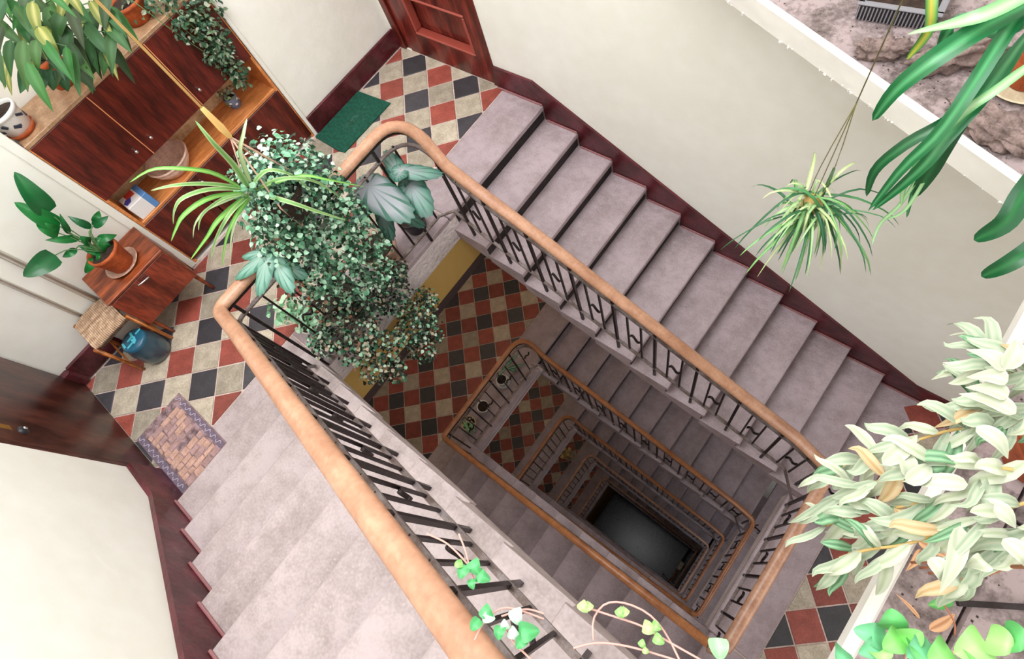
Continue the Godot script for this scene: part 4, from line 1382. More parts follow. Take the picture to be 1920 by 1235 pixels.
func hanging_planter() -> void:
	var c := Vector3(1.7, 1.1, 1.86)
	var t := pot("hanging_planter", c, 0.1, 0.15, "soil", "pale-leaved arching plant and small green creeper hanging on a yellow rope", "hanging plant")
	var knot := Vector3(1.7, 1.64, 1.842)
	var st := begin()
	tube(st, [Vector3(1.7, 4.84, 1.84), Vector3(1.7, 3.6, 1.842), knot], 0.005, 8)
	wpart("rope", st, M["rope"], t)
	st = begin()
	lathe(st, knot - Vector3(0, 0.07, 0), [Vector2(0, 0), Vector2(0.009, 0.01), Vector2(0.015, 0.06), Vector2(0.012, 0.12), Vector2(0.009, 0.16), Vector2(0, 0.17)], 12)
	wpart("knot", st, M["rope"], t)
	for k in 4:
		var a := k * TAU / 4 + 0.5
		st = begin()
		tube(st, [knot - Vector3(0, 0.06, 0), c + Vector3(cos(a) * 0.125, 0.17, sin(a) * 0.125), c + Vector3(cos(a) * 0.1, 0.0, sin(a) * 0.1), c - Vector3(0, 0.03, 0)], 0.004, 6)
		wpart("cord", st, M["pale_clay"], t)
	# arching pale leaves, each a path of pixels met at planes of constant x
	var edge := lin(106, 158, 92)
	var pale := lin(196, 208, 168)
	var paths := [
		[[452, 352, 1.7], [400, 325, 1.78], [340, 316, 1.8], [285, 318, 1.75], [243, 342, 1.68], 0.011],
		[[452, 352, 1.7], [390, 345, 1.8], [330, 347, 1.82], [283, 357, 1.76], 0.011],
		[[455, 356, 1.7], [395, 355, 1.82], [345, 370, 1.84], [328, 392, 1.8], [325, 420, 1.72], 0.011],
		[[458, 360, 1.7], [392, 372, 1.84], [346, 402, 1.84], [330, 430, 1.78], [321, 452, 1.72], 0.012],
		[[460, 363, 1.7], [415, 380, 1.8], [385, 395, 1.8], [366, 420, 1.76], [362, 446, 1.7], 0.008],
		[[463, 366, 1.7], [412, 410, 1.84], [388, 445, 1.82], [357, 487, 1.72], 0.012],
		[[466, 368, 1.7], [432, 400, 1.84], [405, 448, 1.82], [396, 486, 1.74], 0.010],
		[[468, 370, 1.7], [440, 410, 1.8], [424, 450, 1.78], [416, 500, 1.7], 0.010],
		[[470, 372, 1.7], [446, 405, 1.78], [434, 445, 1.76], [432, 485, 1.7], 0.008],
		[[465, 350, 1.7], [440, 312, 1.8], [400, 268, 1.86], [366, 226, 1.84], 0.015],
		[[472, 348, 1.7], [452, 290, 1.8], [457, 250, 1.86], [463, 222, 1.84], 0.012],
		[[480, 356, 1.7], [530, 335, 1.84], [590, 340, 1.86], [640, 372, 1.8], 0.011],
		[[480, 362, 1.7], [540, 378, 1.86], [600, 398, 1.9], [650, 413, 1.9], 0.012],
		[[478, 358, 1.7], [560, 330, 1.84], [620, 338, 1.9], [682, 350, 1.88], 0.009],
		[[470, 352, 1.7], [500, 320, 1.82], [545, 328, 1.84], [585, 360, 1.8], 0.010],
		[[466, 364, 1.7], [420, 372, 1.82], [380, 402, 1.84], [372, 432, 1.8], 0.008],
	]
	for p: Array in paths:
		var w: float = p[p.size() - 1]
		var pts: Array = []
		for k in p.size() - 1: pts.append(px(p[k][0], p[k][1], 0, p[k][2]))
		var bright := rng.randf() < 0.65
		leaf_part(t, pts, w, Vector3(0.6, 0.8, 0), [[edge, pale, pale], [pale, lin(140, 186, 108), lin(112, 168, 92)], [lin(88, 160, 66), lin(112, 184, 84), lin(164, 206, 110)]][0 if not bright else 1 + rng.randi() % 2], 3, "leafy", 0.35, 14)
	var blobs: Array = []
	for q: Array in [[470, 350, 0.07, 110], [490, 320, 0.08, 130], [530, 330, 0.09, 170], [570, 350, 0.08, 150], [515, 365, 0.09, 170], [515, 292, 0.09, 120], [548, 305, 0.11, 190], [585, 330, 0.11, 200], [500, 340, 0.11, 170], [548, 360, 0.12, 220], [620, 365, 0.10, 190], [490, 395, 0.10, 150], [535, 415, 0.13, 260], [595, 410, 0.13, 260], [650, 410, 0.11, 200], [520, 455, 0.11, 200], [570, 470, 0.12, 240], [630, 465, 0.13, 260], [685, 455, 0.11, 190], [590, 515, 0.11, 210], [650, 520, 0.13, 260], [700, 505, 0.10, 180], [560, 540, 0.07, 80]]:
		blobs.append([px(q[0], q[1], 0, 1.66), Vector3(0.14, q[2], q[2]), int(q[3] * 1.45)])
	fol_part(t, blobs, 0.027, [lin(112, 172, 134), lin(60, 116, 86), lin(170, 216, 184), lin(208, 232, 212), lin(34, 74, 52), lin(120, 176, 140), lin(40, 78, 54), lin(48, 60, 44), lin(170, 214, 184)], 0.5, 0.4)

func ledge_pots() -> void:
	# pots standing on the border stone of the landing behind the balusters, their plants falling into the well
	var green := [lin(84, 146, 108), lin(48, 98, 70), lin(156, 204, 170), lin(196, 220, 198), lin(30, 62, 44), lin(66, 52, 42), lin(190, 176, 150), lin(40, 46, 36)]
	var t := pot("pot_of_creeper", Vector3(1.4, 0, 1.62), 0.14, 0.2, "pale_clay", "dense dark creeper in a clay pot on the landing's edge, falling into the well")
	var blobs: Array = []
	for q: Array in [[690, 560, 1.6, 0.12, 230], [740, 560, 1.65, 0.12, 230], [735, 510, 1.6, 0.09, 150], [790, 590, 1.74, 0.10, 170], [770, 620, 1.74, 0.12, 220], [805, 620, 1.78, 0.08, 120], [800, 560, 1.7, 0.06, 80], [790, 655, 1.8, 0.09, 130]]:
		blobs.append([px(q[0], q[1], 0, q[2]), Vector3(0.1, q[3], q[3]), int(q[4] * 1.5)])
	fol_part(t, blobs, 0.026, green + [lin(26, 48, 36), lin(34, 40, 30), lin(30, 56, 40)], 0.7, 0.4)
	t = pot("pot_of_ivy", Vector3(1.4, 0, 2.02), 0.14, 0.2, "soil", "loose mixed creeper in a pot on the landing's edge, beside the denser one")
	blobs = []
	for q: Array in [[630, 580, 1.55, 0.11, 190], [620, 625, 1.6, 0.10, 150], [680, 620, 1.66, 0.13, 230], [720, 650, 1.74, 0.12, 200], [660, 660, 1.72, 0.08, 110], [700, 690, 1.78, 0.09, 130], [735, 695, 1.84, 0.08, 110], [600, 650, 1.65, 0.05, 60]]:
		blobs.append([px(q[0], q[1], 0, q[2]), Vector3(0.1, q[3], q[3]), int(q[4] * 1.5)])
	fol_part(t, blobs, 0.027, green + [lin(196, 206, 180), lin(150, 110, 84), lin(28, 50, 38), lin(34, 40, 30)], 0.6, 0.42)
	# pale green fleshy plant
	t = pot("pot_of_stonecrop", Vector3(1.33, 0, 2.27), 0.075, 0.12, "glaze_white", "pale green fleshy plant in a small white pot near the rail's sharp corner")
	fol_part(t, [[px(535, 580, 1, 0.22), Vector3(0.09, 0.06, 0.07), 60], [px(575, 598, 1, 0.2), Vector3(0.09, 0.06, 0.07), 60], [px(600, 630, 1, 0.12), Vector3(0.06, 0.05, 0.05), 30]], 0.044, [lin(150, 196, 158), lin(186, 214, 184), lin(96, 148, 104)], 0.1, 0.48)
	# silver begonias
	var dark := lin(46, 88, 76)
	var silver := lin(148, 152, 158)
	var mid := lin(84, 128, 114)
	t = pot("pot_of_begonia", Vector3(1.4, 0, 1.3), 0.1, 0.14, "black_plastic", "begonia with large silver-veined leaves behind the rounded end of the rail")
	var root := Vector3(1.4, 0.15, 1.3)
	for q: Array in [[690, 348, 770, 410, 0.47, 0.105, 1], [768, 345, 805, 404, 0.42, 0.08, 0], [748, 325, 722, 283, 0.5, 0.055, 0], [752, 318, 828, 326, 0.5, 0.055, 0], [742, 392, 795, 424, 0.3, 0.045, 0], [715, 400, 735, 450, 0.25, 0.05, 0], [760, 330, 745, 352, 0.45, 0.05, 0], [700, 375, 655, 420, 0.35, 0.055, 0], [672, 365, 700, 340, 0.42, 0.045, 0]]:
		broad_leaf(t, root, px(q[0], q[1], 1, q[4] + 0.3), px(q[2], q[3], 1, q[4] + 0.24), q[5] * 0.92, lit(dark, 0.15) if q[6] == 1 else dark, silver if q[6] == 1 else mid, silver)
	t = pot("pot_of_begonia", Vector3(1.3, 0, 2.1), 0.1, 0.16, "terracotta", "begonia with pale narrow leaves hanging over the rail above the stool side")
	root = Vector3(1.3, 0.15, 2.1)
	for q: Array in [[498, 488, 484, 553, 0.62, 0.055, 1], [516, 490, 547, 548, 0.6, 0.05, 1], [490, 482, 442, 520, 0.62, 0.05, 0], [500, 470, 455, 480, 0.6, 0.04, 0], [540, 500, 575, 520, 0.5, 0.04, 0]]:
		broad_leaf(t, root, px(q[0], q[1], 1, q[4] + 0.42), px(q[2], q[3], 1, q[4] + 0.36), q[5] * 0.85, lin(70, 124, 104), lin(124, 168, 152), lin(160, 190, 178))
	saucer(px(762, 676, 1, -0.02) * Vector3(0, 0, 0) + Vector3(1.45, 0.0, 1.84), 0.06, 0.03, "glaze_white", "small white dish among the creepers on the landing's edge")

func broad_leaf(t: Node3D, root: Vector3, a: Vector3, b: Vector3, w: float, edge: Color, between: Color, vein: Color) -> void:
	var st := begin()
	tube(st, [root, root.lerp(a, 0.5) + Vector3(0, 0.06, 0), a], 0.004, 5, 6)
	wpart("stalk", st, M["cord_brown"], t)
	st = begin()
	st.set_smooth_group(1)
	# a heart-shaped blade with rays of veins
	var u := b - a
	var side := u.cross(Vector3.UP).normalized()
	var nor := side.cross(u.normalized()).normalized()
	var rim: Array = []
	var m := 40
	for k in m + 1:
		var ang := PI * (2.0 * k / m - 1.0)
		var rr := 0.5 + 0.5 * pow(absf(cos(ang * 0.5)), 1.6)
		var wob := 1.0 + 0.07 * (k % 2)
		rim.append(a + u * (cos(ang) * rr * wob * (1.0 if cos(ang) > 0.0 else 0.45)) + side * sin(ang) * w * 1.25 * rr * wob - nor * 0.012 * absf(sin(ang)))
	for k in m:
		var p: Vector3 = rim[k]
		var q: Vector3 = rim[k + 1]
		var p1 := a.lerp(p, 0.72) + nor * 0.006
		var q1 := a.lerp(q, 0.72) + nor * 0.006
		var c := between if k % 4 != 0 else edge
		for e: Array in [[a, vein], [p1, c], [q1, c], [p1, c], [p, edge], [q, edge], [p1, c], [q, edge], [q1, c]]:
			st.set_color(e[1])
			st.add_vertex(e[0])
	wpart("leaf", st, M["leafy"], t)

func lower_pots() -> void:
	var y := -STOREY
	saucer(Vector3(1.36, y, 1.5), 0.085, 0.02, "glaze_white", "white saucer under the first pot, one storey down")
	var t := pot("pot_of_spurge", Vector3(1.36, y + 0.006, 1.5), 0.066, 0.11, "glaze_white", "dark green leggy plant in a white pot, one storey down behind the rail")
	for q: Array in [[945, 690, 975, 660], [950, 685, 962, 662], [948, 690, 925, 712], [950, 692, 985, 682], [940, 700, 930, 705], [955, 680, 948, 665], [955, 692, 970, 695]]:
		leaf_part(t, [px(q[0], q[1], 1, y + 0.16), px(q[0], q[1], 1, y + 0.22).lerp(px(q[2], q[3], 1, y + 0.2), 0.5), px(q[2], q[3], 1, y + 0.16)], 0.022, Vector3.UP, [lin(52, 110, 84), lin(60, 124, 94), lin(170, 200, 180)], 0)
	t = pot("empty_pot", Vector3(1.37, y, 1.885), 0.075, 0.1, "glaze_white", "white pot of bare soil in the middle of three, one storey down")
	t = pot("pebble_pot", Vector3(1.35, y, 2.14), 0.09, 0.1, "glaze_cream", "cream pot topped with pebbles and one green shoot, one storey down")
	var st := begin()
	for k in 26:
		var a := rng.randf() * TAU
		var r := sqrt(rng.randf()) * 0.072
		lump(st, Transform3D(Basis().scaled(Vector3(1, 0.7, 1) * rng.randf_range(0.010, 0.016)), Vector3(1.35 + cos(a) * r, y + 0.098, 2.14 + sin(a) * r)), 0.2, 0.1, k, 8, 6)
	wpart("pebbles", st, M["pebble"], t)
	for q: Array in [[872, 795, 884, 815], [882, 790, 890, 810], [876, 800, 868, 788]]:
		leaf_part(t, [px(q[0], q[1], 1, y + 0.2), px(q[2], q[3], 1, y + 0.17)], 0.02, Vector3.UP, [lin(90, 160, 100), lin(110, 180, 120), lin(170, 210, 160)], 2)
	var p := px(1057, 847, 1, -STOREY * 3.0 + 0.3)
	t = pot("dried_flowers", Vector3(p.x, -STOREY * 3.0, p.z), 0.09, 0.2, "terracotta", "pale dried flowers in a clay pot, three storeys down")
	fol_part(t, [[p, Vector3(0.12, 0.1, 0.12), 60]], 0.08, [lin(214, 190, 130), lin(180, 150, 90)], 0.1)

func baby_spider() -> void:
	var c := Vector3(3.628, 1.187, 0.856)
	var t := thing("hanging_spider_plant", c, "bunch of thin grassy leaves hanging on a cord before the cream wall", "hanging plant")
	var st := begin()
	var knot := Vector3(3.63, 1.66, 0.862)
	tube(st, [Vector3(3.64, 4.84, 0.87), Vector3(3.633, 3.0, 0.862), knot], 0.0018, 5)
	for k in 3: tube(st, [knot, knot.lerp(c, 0.55) + Vector3(-0.018 + 0.018 * k, 0, 0.012 - 0.01 * k), c + Vector3(0.02 * (k - 1), 0.02, 0)], 0.0016, 5, 6)
	wpart("cord", st, M["cord_green"], t)
	st = begin()
	lump(st, Transform3D(Basis().scaled(Vector3(0.035, 0.05, 0.035)), c), 0.4, 0.12, 5, 12, 8)
	wpart("root_ball", st, M["yellow_dry"], t)
	for k in 96:
		var a := rng.randf() * TAU
		var up := rng.randf_range(-1.0, 0.8)
		var d := (RIGHT * cos(a) + DOWN * (sin(a) * 0.8 + 0.35) - AHEAD * rng.randf_range(-0.6, 0.7)).normalized()
		if k % 2 == 0: d = (RIGHT * rng.randf_range(-1.0, 0.2) + DOWN * rng.randf_range(0.3, 1.0) - AHEAD * rng.randf_range(-0.4, 0.5)).normalized()
		var ln := rng.randf_range(0.09, 0.3)
		var g := [lin(70, 130, 78), lin(110, 160, 96), lin(44, 96, 60), lin(178, 196, 140), lin(150, 186, 128)][rng.randi() % 5] as Color
		var o := c + Vector3(rng.randfn(), rng.randfn(), rng.randfn()) * 0.025
		leaf_part(t, [o, o + d * ln * 0.4 + Vector3(0, 0.03 + 0.02 * up, 0), o + d * ln * 0.8, o + d * ln + Vector3(0, -0.05, 0)], rng.randf_range(0.0035, 0.008), Vector3.UP, [g, g, lit(g, 0.25)], 3, "leafy", 0.3, 8)

func strap_plant() -> void:
	var p := px(1922, 150, 1, 1.5)
	var t := pot("pot_of_strap_leaves", Vector3(p.x, 1.498, p.z), 0.06, 0.13, "terracotta", "clay pot of long dark green strap leaves reaching out over the top landing's edge")
	var g1 := lin(20, 82, 44)
	var g2 := lin(26, 104, 56)
	var sheen := lin(84, 160, 104)
	for q: Array in [
		[[1945, 0, 1.3], [1850, 48, 1.25], [1752, 112, 1.22], [1680, 170, 1.25], [1636, 226, 1.32], 0.019, 0],
		[[1940, -10, 1.34], [1900, 40, 1.28], [1830, 150, 1.22], [1760, 250, 1.22], [1690, 318, 1.26], [1628, 395, 1.34], 0.013, 0],
		[[1930, 60, 1.34], [1850, 170, 1.26], [1770, 262, 1.24], [1722, 320, 1.26], [1636, 394, 1.36], 0.014, 0],
		[[1900, 90, 1.36], [1800, 210, 1.28], [1700, 270, 1.28], [1640, 320, 1.32], [1625, 368, 1.36], 0.012, 1],
		[[1900, 110, 1.34], [1815, 200, 1.27], [1770, 270, 1.27], [1745, 320, 1.3], [1712, 372, 1.34], 0.018, 1],
		[[1990, -50, 1.3], [1870, 18, 1.24], [1790, 45, 1.24], [1702, 64, 1.3], 0.014, 2],
		[[1744, -60, 1.4], [1746, 10, 1.36], [1738, 62, 1.36], [1700, 112, 1.4], 0.011, 3],
		[[1960, 310, 1.2], [1915, 368, 1.17], [1880, 420, 1.17], [1826, 450, 1.2], 0.019, 1],
		[[1975, 430, 1.2], [1930, 468, 1.17], [1885, 497, 1.17], [1840, 518, 1.2], 0.016, 1],
		[[1960, 100, 1.3], [1880, 160, 1.24], [1780, 235, 1.24], [1700, 340, 1.3], [1690, 385, 1.34], 0.008, 2],
		[[1940, 20, 1.33], [1870, 60, 1.29], [1800, 40, 1.29], [1760, 90, 1.33], 0.017, 0],
		[[1790, 240, 1.3], [1745, 300, 1.3], [1712, 360, 1.34], [1700, 408, 1.38], 0.006, 0],
		[[1740, 300, 1.32], [1690, 380, 1.34], [1650, 420, 1.38], [1634, 460, 1.4], 0.004, 2],
		[[1800, 230, 1.3], [1760, 290, 1.3], [1700, 390, 1.34], [1658, 412, 1.38], 0.004, 2],
	]:
		var pts: Array = []
		for k in q.size() - 2: pts.append(pd(q[k][0], q[k][1], q[k][2]))
		var tone: Array = [[g2, g2, sheen], [g1, g1, lin(40, 110, 60)], [lin(110, 170, 110), lin(150, 196, 140), lin(180, 210, 164)], [g2, lin(120, 160, 60), lin(190, 170, 70)]][int(q[q.size() - 1])]
		leaf_part(t, pts, q[q.size() - 2] * 0.92, Vector3(0.1, 1.0, 0.25), tone, 1, "glossy", 0.3, 16)

func striped_plant() -> void:
	var p := px(1990, 830, 1, 1.6)
	var t := pot("pot_of_striped_leaves", Vector3(maxf(p.x, 4.36), 1.494, p.z), 0.1, 0.15, "terracotta", "white and green striped trailing plant over the top landing's edge")
	var green := lin(110, 152, 116)
	var white := lin(192, 200, 176)
	var stems := [
		[[1960, 770, 1.2], [1880, 800, 1.16], [1790, 805, 1.18], [1700, 832, 1.2], [1620, 862, 1.24], [1545, 886, 1.28]],
		[[1960, 850, 1.16], [1860, 892, 1.13], [1780, 930, 1.15], [1690, 950, 1.2], [1610, 962, 1.24], [1550, 985, 1.28]],
		[[1960, 930, 1.16], [1870, 960, 1.13], [1780, 990, 1.15], [1700, 1020, 1.18], [1630, 1030, 1.22], [1575, 1045, 1.26]],
		[[1970, 690, 1.2], [1905, 700, 1.18], [1870, 690, 1.18], [1850, 668, 1.2]],
		[[1960, 985, 1.16], [1890, 1010, 1.16], [1835, 1035, 1.18], [1805, 1072, 1.2]],
		[[1900, 880, 1.12], [1800, 870, 1.12], [1700, 880, 1.16], [1620, 915, 1.22], [1565, 935, 1.26]],
		[[1760, 1000, 1.2], [1690, 990, 1.22], [1620, 1005, 1.26], [1585, 1060, 1.3]],
		[[1960, 760, 1.2], [1900, 770, 1.18], [1850, 760, 1.18], [1830, 745, 1.2]],
	]
	for s: Array in stems:
		var pts: Array = []
		for q: Array in s: pts.append(pd(q[0], q[1], q[2]))
		var st := begin()
		tube(st, pts, 0.0028, 5, 18)
		wpart("stem", st, M["yellow_dry"], t)
		var line := smooth_path(pts, 26)
		for k in range(1, 27):
			if rng.randf() < 0.2: continue
			var along := (line[k] - line[k - 1]).normalized()
			var d := (along * 0.75 + RIGHT * rng.randf_range(-0.7, 0.3) + DOWN * rng.randf_range(-0.9, 0.8) * (1.0 if k % 2 else -1.0) - AHEAD * rng.randf_range(-0.3, 0.6)).normalized()
			var ln := rng.randf_range(0.045, 0.1)
			var old := rng.randf()
			var cols := [white, green.lerp(white, 0.5), white]
			if old < 0.08: cols = [lin(200, 168, 124), lin(210, 190, 152), lin(190, 154, 104)]
			elif old < 0.45: cols = [white, lin(204, 208, 188), lin(178, 192, 154)]
			elif old < 0.58: cols = [lin(74, 128, 84), lin(150, 190, 150), lin(80, 130, 90)]
			leaf_part(t, [line[k], line[k] + d * ln * 0.5 + Vector3(0, 0.012, 0), line[k] + d * ln * 0.85 + d.cross(Vector3.UP) * rng.randf_range(-0.009, 0.009), line[k] + d * ln - Vector3(0, rng.randf_range(0.0, 0.035), 0)], rng.randf_range(0.007, 0.013), Vector3.UP, cols, 0, "dull", 0.3, 7)
	for q: Array in [[1885, 695, 1812, 655], [1890, 715, 1812, 707], [1890, 745, 1810, 726], [1905, 775, 1798, 738], [1885, 692, 1905, 636], [1815, 908, 1692, 902], [1705, 895, 1680, 835], [1800, 985, 1762, 1112], [1745, 1045, 1765, 1090], [1845, 1050, 1812, 1060], [1840, 940, 1905, 990], [1700, 905, 1745, 870], [1655, 870, 1720, 815], [1830, 800, 1890, 860], [1880, 1010, 1930, 1070]]:
		var a := pd(q[0], q[1], 1.1)
		var b := pd(q[2], q[3], 1.12)
		leaf_part(t, [a, a.lerp(b, 0.5) + Vector3(0, 0.015, 0), b], 0.0135, Vector3.UP, [lin(206, 210, 192), lin(190, 200, 170), lin(206, 210, 192)], 0, "dull", 0.3)

func vine_plant() -> void:
	# a vine with pink stems and round leaves that hangs from the top rail, close to the eye
	var t := thing("trailing_vine", pd(1200, 1240, 0.95), "trailing vine with pinkish stems and round green leaves near the bottom edge of the view", "vine")
	var pink := "cord_brown"
	mat("vine_stem", Color8(220, 168, 158), 0.5)
	for s: Array in [
		[[1285, 1260], [1250, 1190], [1215, 1150], [1170, 1130], [1135, 1132], [1113, 1160], [1113, 1200]],
		[[1320, 1240], [1240, 1195], [1200, 1172], [1150, 1155], [1098, 1138]],
		[[1075, 1215], [1120, 1205], [1180, 1212], [1270, 1238], [1330, 1260]],
		[[1020, 1160], [960, 1140], [930, 1145], [905, 1170], [890, 1200]],
		[[1020, 1150], [985, 1142], [940, 1155]],
		[[860, 1000], [872, 1030], [880, 1060], [888, 1085]],
		[[880, 1060], [840, 1020], [800, 1000]],
		[[1000, 1240], [960, 1200], [950, 1180]],
	]:
		var pts: Array = []
		for q: Array in s: pts.append(pd(q[0], q[1], 0.95))
		var st := begin()
		tube(st, pts, 0.0016, 6, 16)
		wpart("stem", st, M["vine_stem"], t)
	for q: Array in [[1088, 1128, 1102, 1148, 0], [1108, 1130, 1098, 1146, 0], [1158, 1140, 1170, 1158, 1], [1175, 1140, 1166, 1156, 0], [1205, 1172, 1232, 1182, 0], [1226, 1192, 1246, 1206, 1], [1200, 1200, 1210, 1214, 1], [1205, 1216, 1218, 1222, 0], [1345, 1195, 1350, 1238, 2], [1222, 1168, 1240, 1180, 1],
		[875, 1060, 862, 1085, 3], [885, 1050, 900, 1078, 3], [895, 1075, 920, 1088, 3], [885, 1085, 888, 1105, 3], [868, 1055, 852, 1060, 1],
		[905, 1138, 925, 1160, 3], [900, 1160, 884, 1182, 3], [925, 1150, 905, 1165, 4], [965, 1140, 975, 1172, 4], [940, 1172, 935, 1200, 3], [955, 1180, 975, 1195, 4], [972, 1185, 1012, 1182, 3], [985, 1195, 968, 1215, 3], [950, 1180, 945, 1160, 4]]:
		var a := pd(q[0], q[1], 0.94)
		var b := pd(q[2], q[3], 0.94)
		var c: Color = [lin(168, 196, 130), lin(140, 190, 110), lin(150, 206, 150), lin(76, 160, 96), lin(176, 204, 182)][q[4]]
		leaf_part(t, [a, a.lerp(b, 0.5) + Vector3(0, 0.006, 0), b], a.distance_to(b) * (0.46 if q[4] != 2 else 0.5), Vector3.UP, [c, c, lit(c, 0.2)], 2, "leafy", 0.2)
	# low green plant at the foot of the slab
	t = pot("pot_of_broad_leaves", Vector3(4.33, 1.494, 2.2), 0.07, 0.12, "terracotta", "fresh green broad-leaved plant at the bottom corner of the top landing's slab")
	for q: Array in [[1660, 1195, 1600, 1180, 0.026], [1668, 1180, 1672, 1140, 0.028], [1690, 1190, 1655, 1215, 0.026], [1685, 1200, 1730, 1185, 0.022], [1740, 1200, 1700, 1232, 0.026], [1655, 1205, 1610, 1225, 0.022], [1780, 1215, 1740, 1238, 0.03], [1845, 1200, 1790, 1225, 0.034], [1850, 1195, 1900, 1215, 0.03], [1880, 1190, 1925, 1205, 0.03], [1640, 1210, 1660, 1240, 0.024], [1580, 1215, 1570, 1240, 0.02], [1720, 1205, 1720, 1240, 0.026], [1830, 1225, 1840, 1260, 0.03]]:
		var a := pd(q[0], q[1], 1.22)
		var b := pd(q[2], q[3], 1.2)
		var c: Color = [lin(120, 190, 100), lin(90, 170, 96), lin(150, 200, 120), lin(96, 170, 120)][rng.randi() % 4]
		leaf_part(t, [a, a.lerp(b, 0.5) + Vector3(0, 0.012, 0), b], q[4] * 0.8, Vector3.UP, [c, lit(c, 0.12), lit(c, 0.3)], 2, "leafy", 0.2)
	for k in 6:
		var st := begin()
		tube(st, [Vector3(4.33, 1.6, 2.2), pd(1700 + 30 * k, 1220, 1.22)], 0.0025, 5, 4)
		wpart("stalk", st, M["vine_stem"], t)

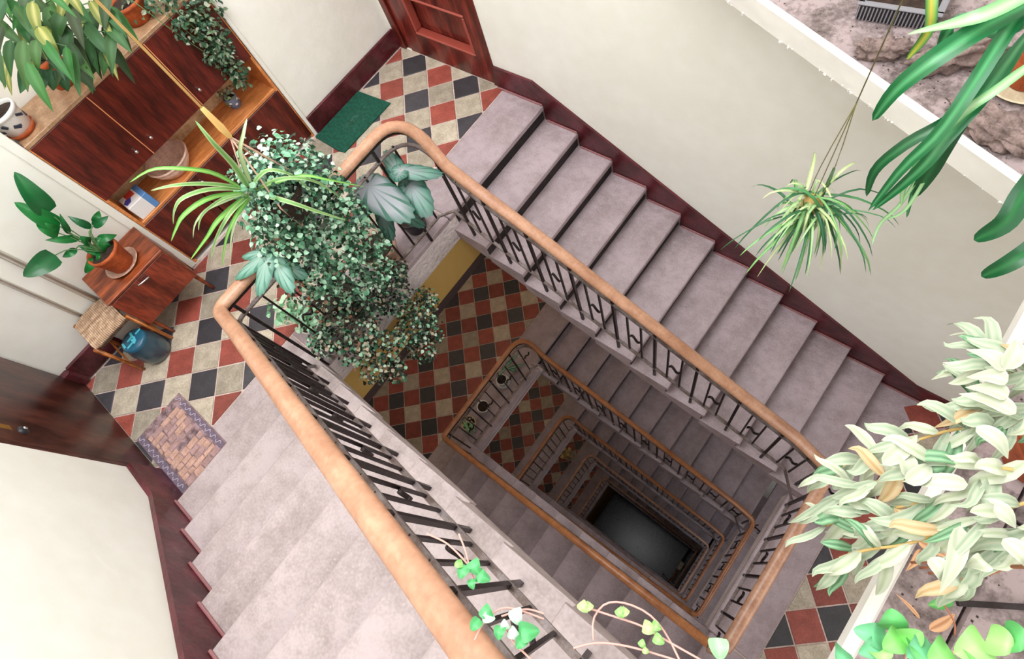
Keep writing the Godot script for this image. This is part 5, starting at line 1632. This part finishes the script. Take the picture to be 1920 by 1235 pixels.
# ---------------------------------------------------------------- things on the slab of the top landing
func build_ledge_things() -> void:
	var y := 1.492
	# black seed tray
	var a := px(1628, 10, 1, y + 0.05)
	var b := px(1745, 28, 1, y + 0.05)
	var u := (b - a) * Vector3(1, 0, 1)
	u = u.normalized()
	var v := Vector3(u.z, 0, -u.x)
	if v.dot(Vector3(0, 0, -1)) < 0.0: v = -v
	var ln := 0.22
	var wd := 0.15
	var ctr := (a + b) * 0.5 + v * wd * 0.5
	ctr.y = y
	var t := thing("seed_tray", ctr, "black ribbed plastic tray on the far part of the top landing's slab", "tray")
	var bas := Basis(u, Vector3.UP, u.cross(Vector3.UP))
	var st := begin()
	for s: float in [-1.0, 1.0]:
		obox(st, Transform3D(bas, ctr + v * s * wd * 0.5 + Vector3(0, 0.03, 0)), Vector3(ln, 0.05, 0.008), 0.003)
		obox(st, Transform3D(bas, ctr + u * s * ln * 0.5 + Vector3(0, 0.03, 0)), Vector3(0.008, 0.05, wd), 0.003)
	obox(st, Transform3D(bas, ctr + Vector3(0, 0.006, 0)), Vector3(ln, 0.01, wd))
	wpart("tray", st, M["black_plastic"], t)
	st = begin()
	for s: float in [-1.0, 1.0]: obox(st, Transform3D(bas, ctr + v * s * wd * 0.5 + Vector3(0, 0.056, 0)), Vector3(ln + 0.02, 0.006, 0.02), 0.002)
	for s: float in [-1.0, 1.0]: obox(st, Transform3D(bas, ctr + u * s * ln * 0.5 + Vector3(0, 0.056, 0)), Vector3(0.02, 0.006, wd), 0.002)
	wpart("rim", st, M["grey_plastic"], t)
	st = begin()
	for k in 22: obox(st, Transform3D(bas, ctr - v * (wd * 0.5 + 0.005) + u * ln * (k / 21.0 - 0.5) + Vector3(0, 0.027, 0)), Vector3(0.004, 0.046, 0.006))
	wpart("rib", st, M["grey_plastic"], t)
	st = begin()
	obox(st, Transform3D(bas, ctr + Vector3(0, 0.03, 0)), Vector3(ln - 0.02, 0.02, wd - 0.02))
	wpart("soil", st, M["soil"], t)
	# pieces of bark and crumbling stone
	var spots := [[1655, 92, 0.07, 0.03, 0.035, "knobbly grey lump of bark nearest the tray"], [1785, 105, 0.12, 0.035, 0.045, "long split piece of grey bark behind the strap leaves"], [1870, 240, 0.12, 0.035, 0.05, "flat dark piece of bark below the clay pot's saucer"]]
	for k in 3:
		var q: Array = spots[k]
		var o := px(q[0], q[1], 1, y + 0.02)
		t = thing("bark", o, q[5], "bark", "")
		st = begin()
		var tw := [0.5, 0.75, -0.3][k] as float
		lump(st, Transform3D(Basis(Vector3.UP, tw) * Basis().scaled(Vector3(q[2], q[3], q[4])), o), 0.75, 0.16, 40 + k, 40, 22)
		wpart("bark_piece", st, M["bark"], t)
	# saucer with a clay pot
	var o2 := px(1922, 150, 1, 1.5)
	saucer(Vector3(o2.x, y, o2.z), 0.1, 0.016, "glaze_cream", "wide pale saucer of water under the clay pot at the right edge")
	# fallen leaves
	var n := 0
	for q: Array in [[1750, 1030, "curled orange-beige leaf fallen by the white edge"], [1712, 1050, "small brown withered leaf fallen near the white edge"], [1700, 1135, "reddish dry stalk lying on the slab"], [1765, 1165, "pale withered leaf fallen below the green twig"]]:
		var c := px(q[0], q[1], 1, y + 0.012)
		t = thing("fallen_leaf", c, q[2], "leaf", "")
		var d := Vector3(cos(n * 1.7), 0, sin(n * 1.7)) * 0.03
		leaf_part(t, [c - d, c + Vector3(0, 0.012, 0), c + d + Vector3(0, 0.006, 0)], [0.014, 0.009, 0.004, 0.011][n], Vector3.UP, [lin(214, 160, 116), lin(224, 180, 140), lin(180, 120, 80)], 0, "dull", 0.5)
		n += 1
	# twig with two green leaves growing from the joint
	var w := px(1790, 1190, 1, y)
	t = thing("seedling", w, "seedling with two round green leaves growing from the joint of the slabs", "seedling")
	var tip := px(1768, 1130, 1, y + 0.07)
	st = begin()
	tube(st, [w, w.lerp(tip, 0.5) + Vector3(0.005, 0.01, 0), tip], 0.0018, 5, 8)
	wpart("stem", st, M["cord_brown"], t)
	for e: Array in [[1740, 1134], [1785, 1118], [1772, 1116]]:
		var z := px(e[0], e[1], 1, y + 0.075)
		leaf_part(t, [tip, tip.lerp(z, 0.5) + Vector3(0, 0.004, 0), z], 0.011, Vector3.UP, [lin(70, 150, 70), lin(90, 170, 84), lin(130, 190, 110)], 2)
	# brown cords that hang at the right of the slab
	var c0 := pd(1888, 1062, 1.15)
	t = thing("hanging_twine", c0, "pair of brown cords hanging in front of the slab at the right edge", "cord")
	st = begin()
	tube(st, [c0 + Vector3(0, 2.0, 0), c0], 0.003, 6)
	for k in 3: tube(st, [c0, c0 + Vector3(-0.006 + 0.008 * k, -0.08, 0.004 * k), c0 + Vector3(-0.012 + 0.012 * k, -0.2, 0.0), c0 + Vector3(-0.012 + 0.016 * k, -0.3, 0.0)], 0.0028, 6, 8)
	wpart("cord", st, M["cord_brown"], t)
	# dark iron bar along the second slab's joint
	var e0 := px(1795, 1130, 1, y + 0.01)
	t = thing("iron_bar", e0, "black iron bar lying across the stone slab at the right edge", "bar")
	st = begin()
	var e1 := px(1960, 1140, 1, y + 0.01)
	bar(st, e0, e1, 0.012, 0.012, Vector3.UP)
	wpart("bar", st, M["iron"], t)
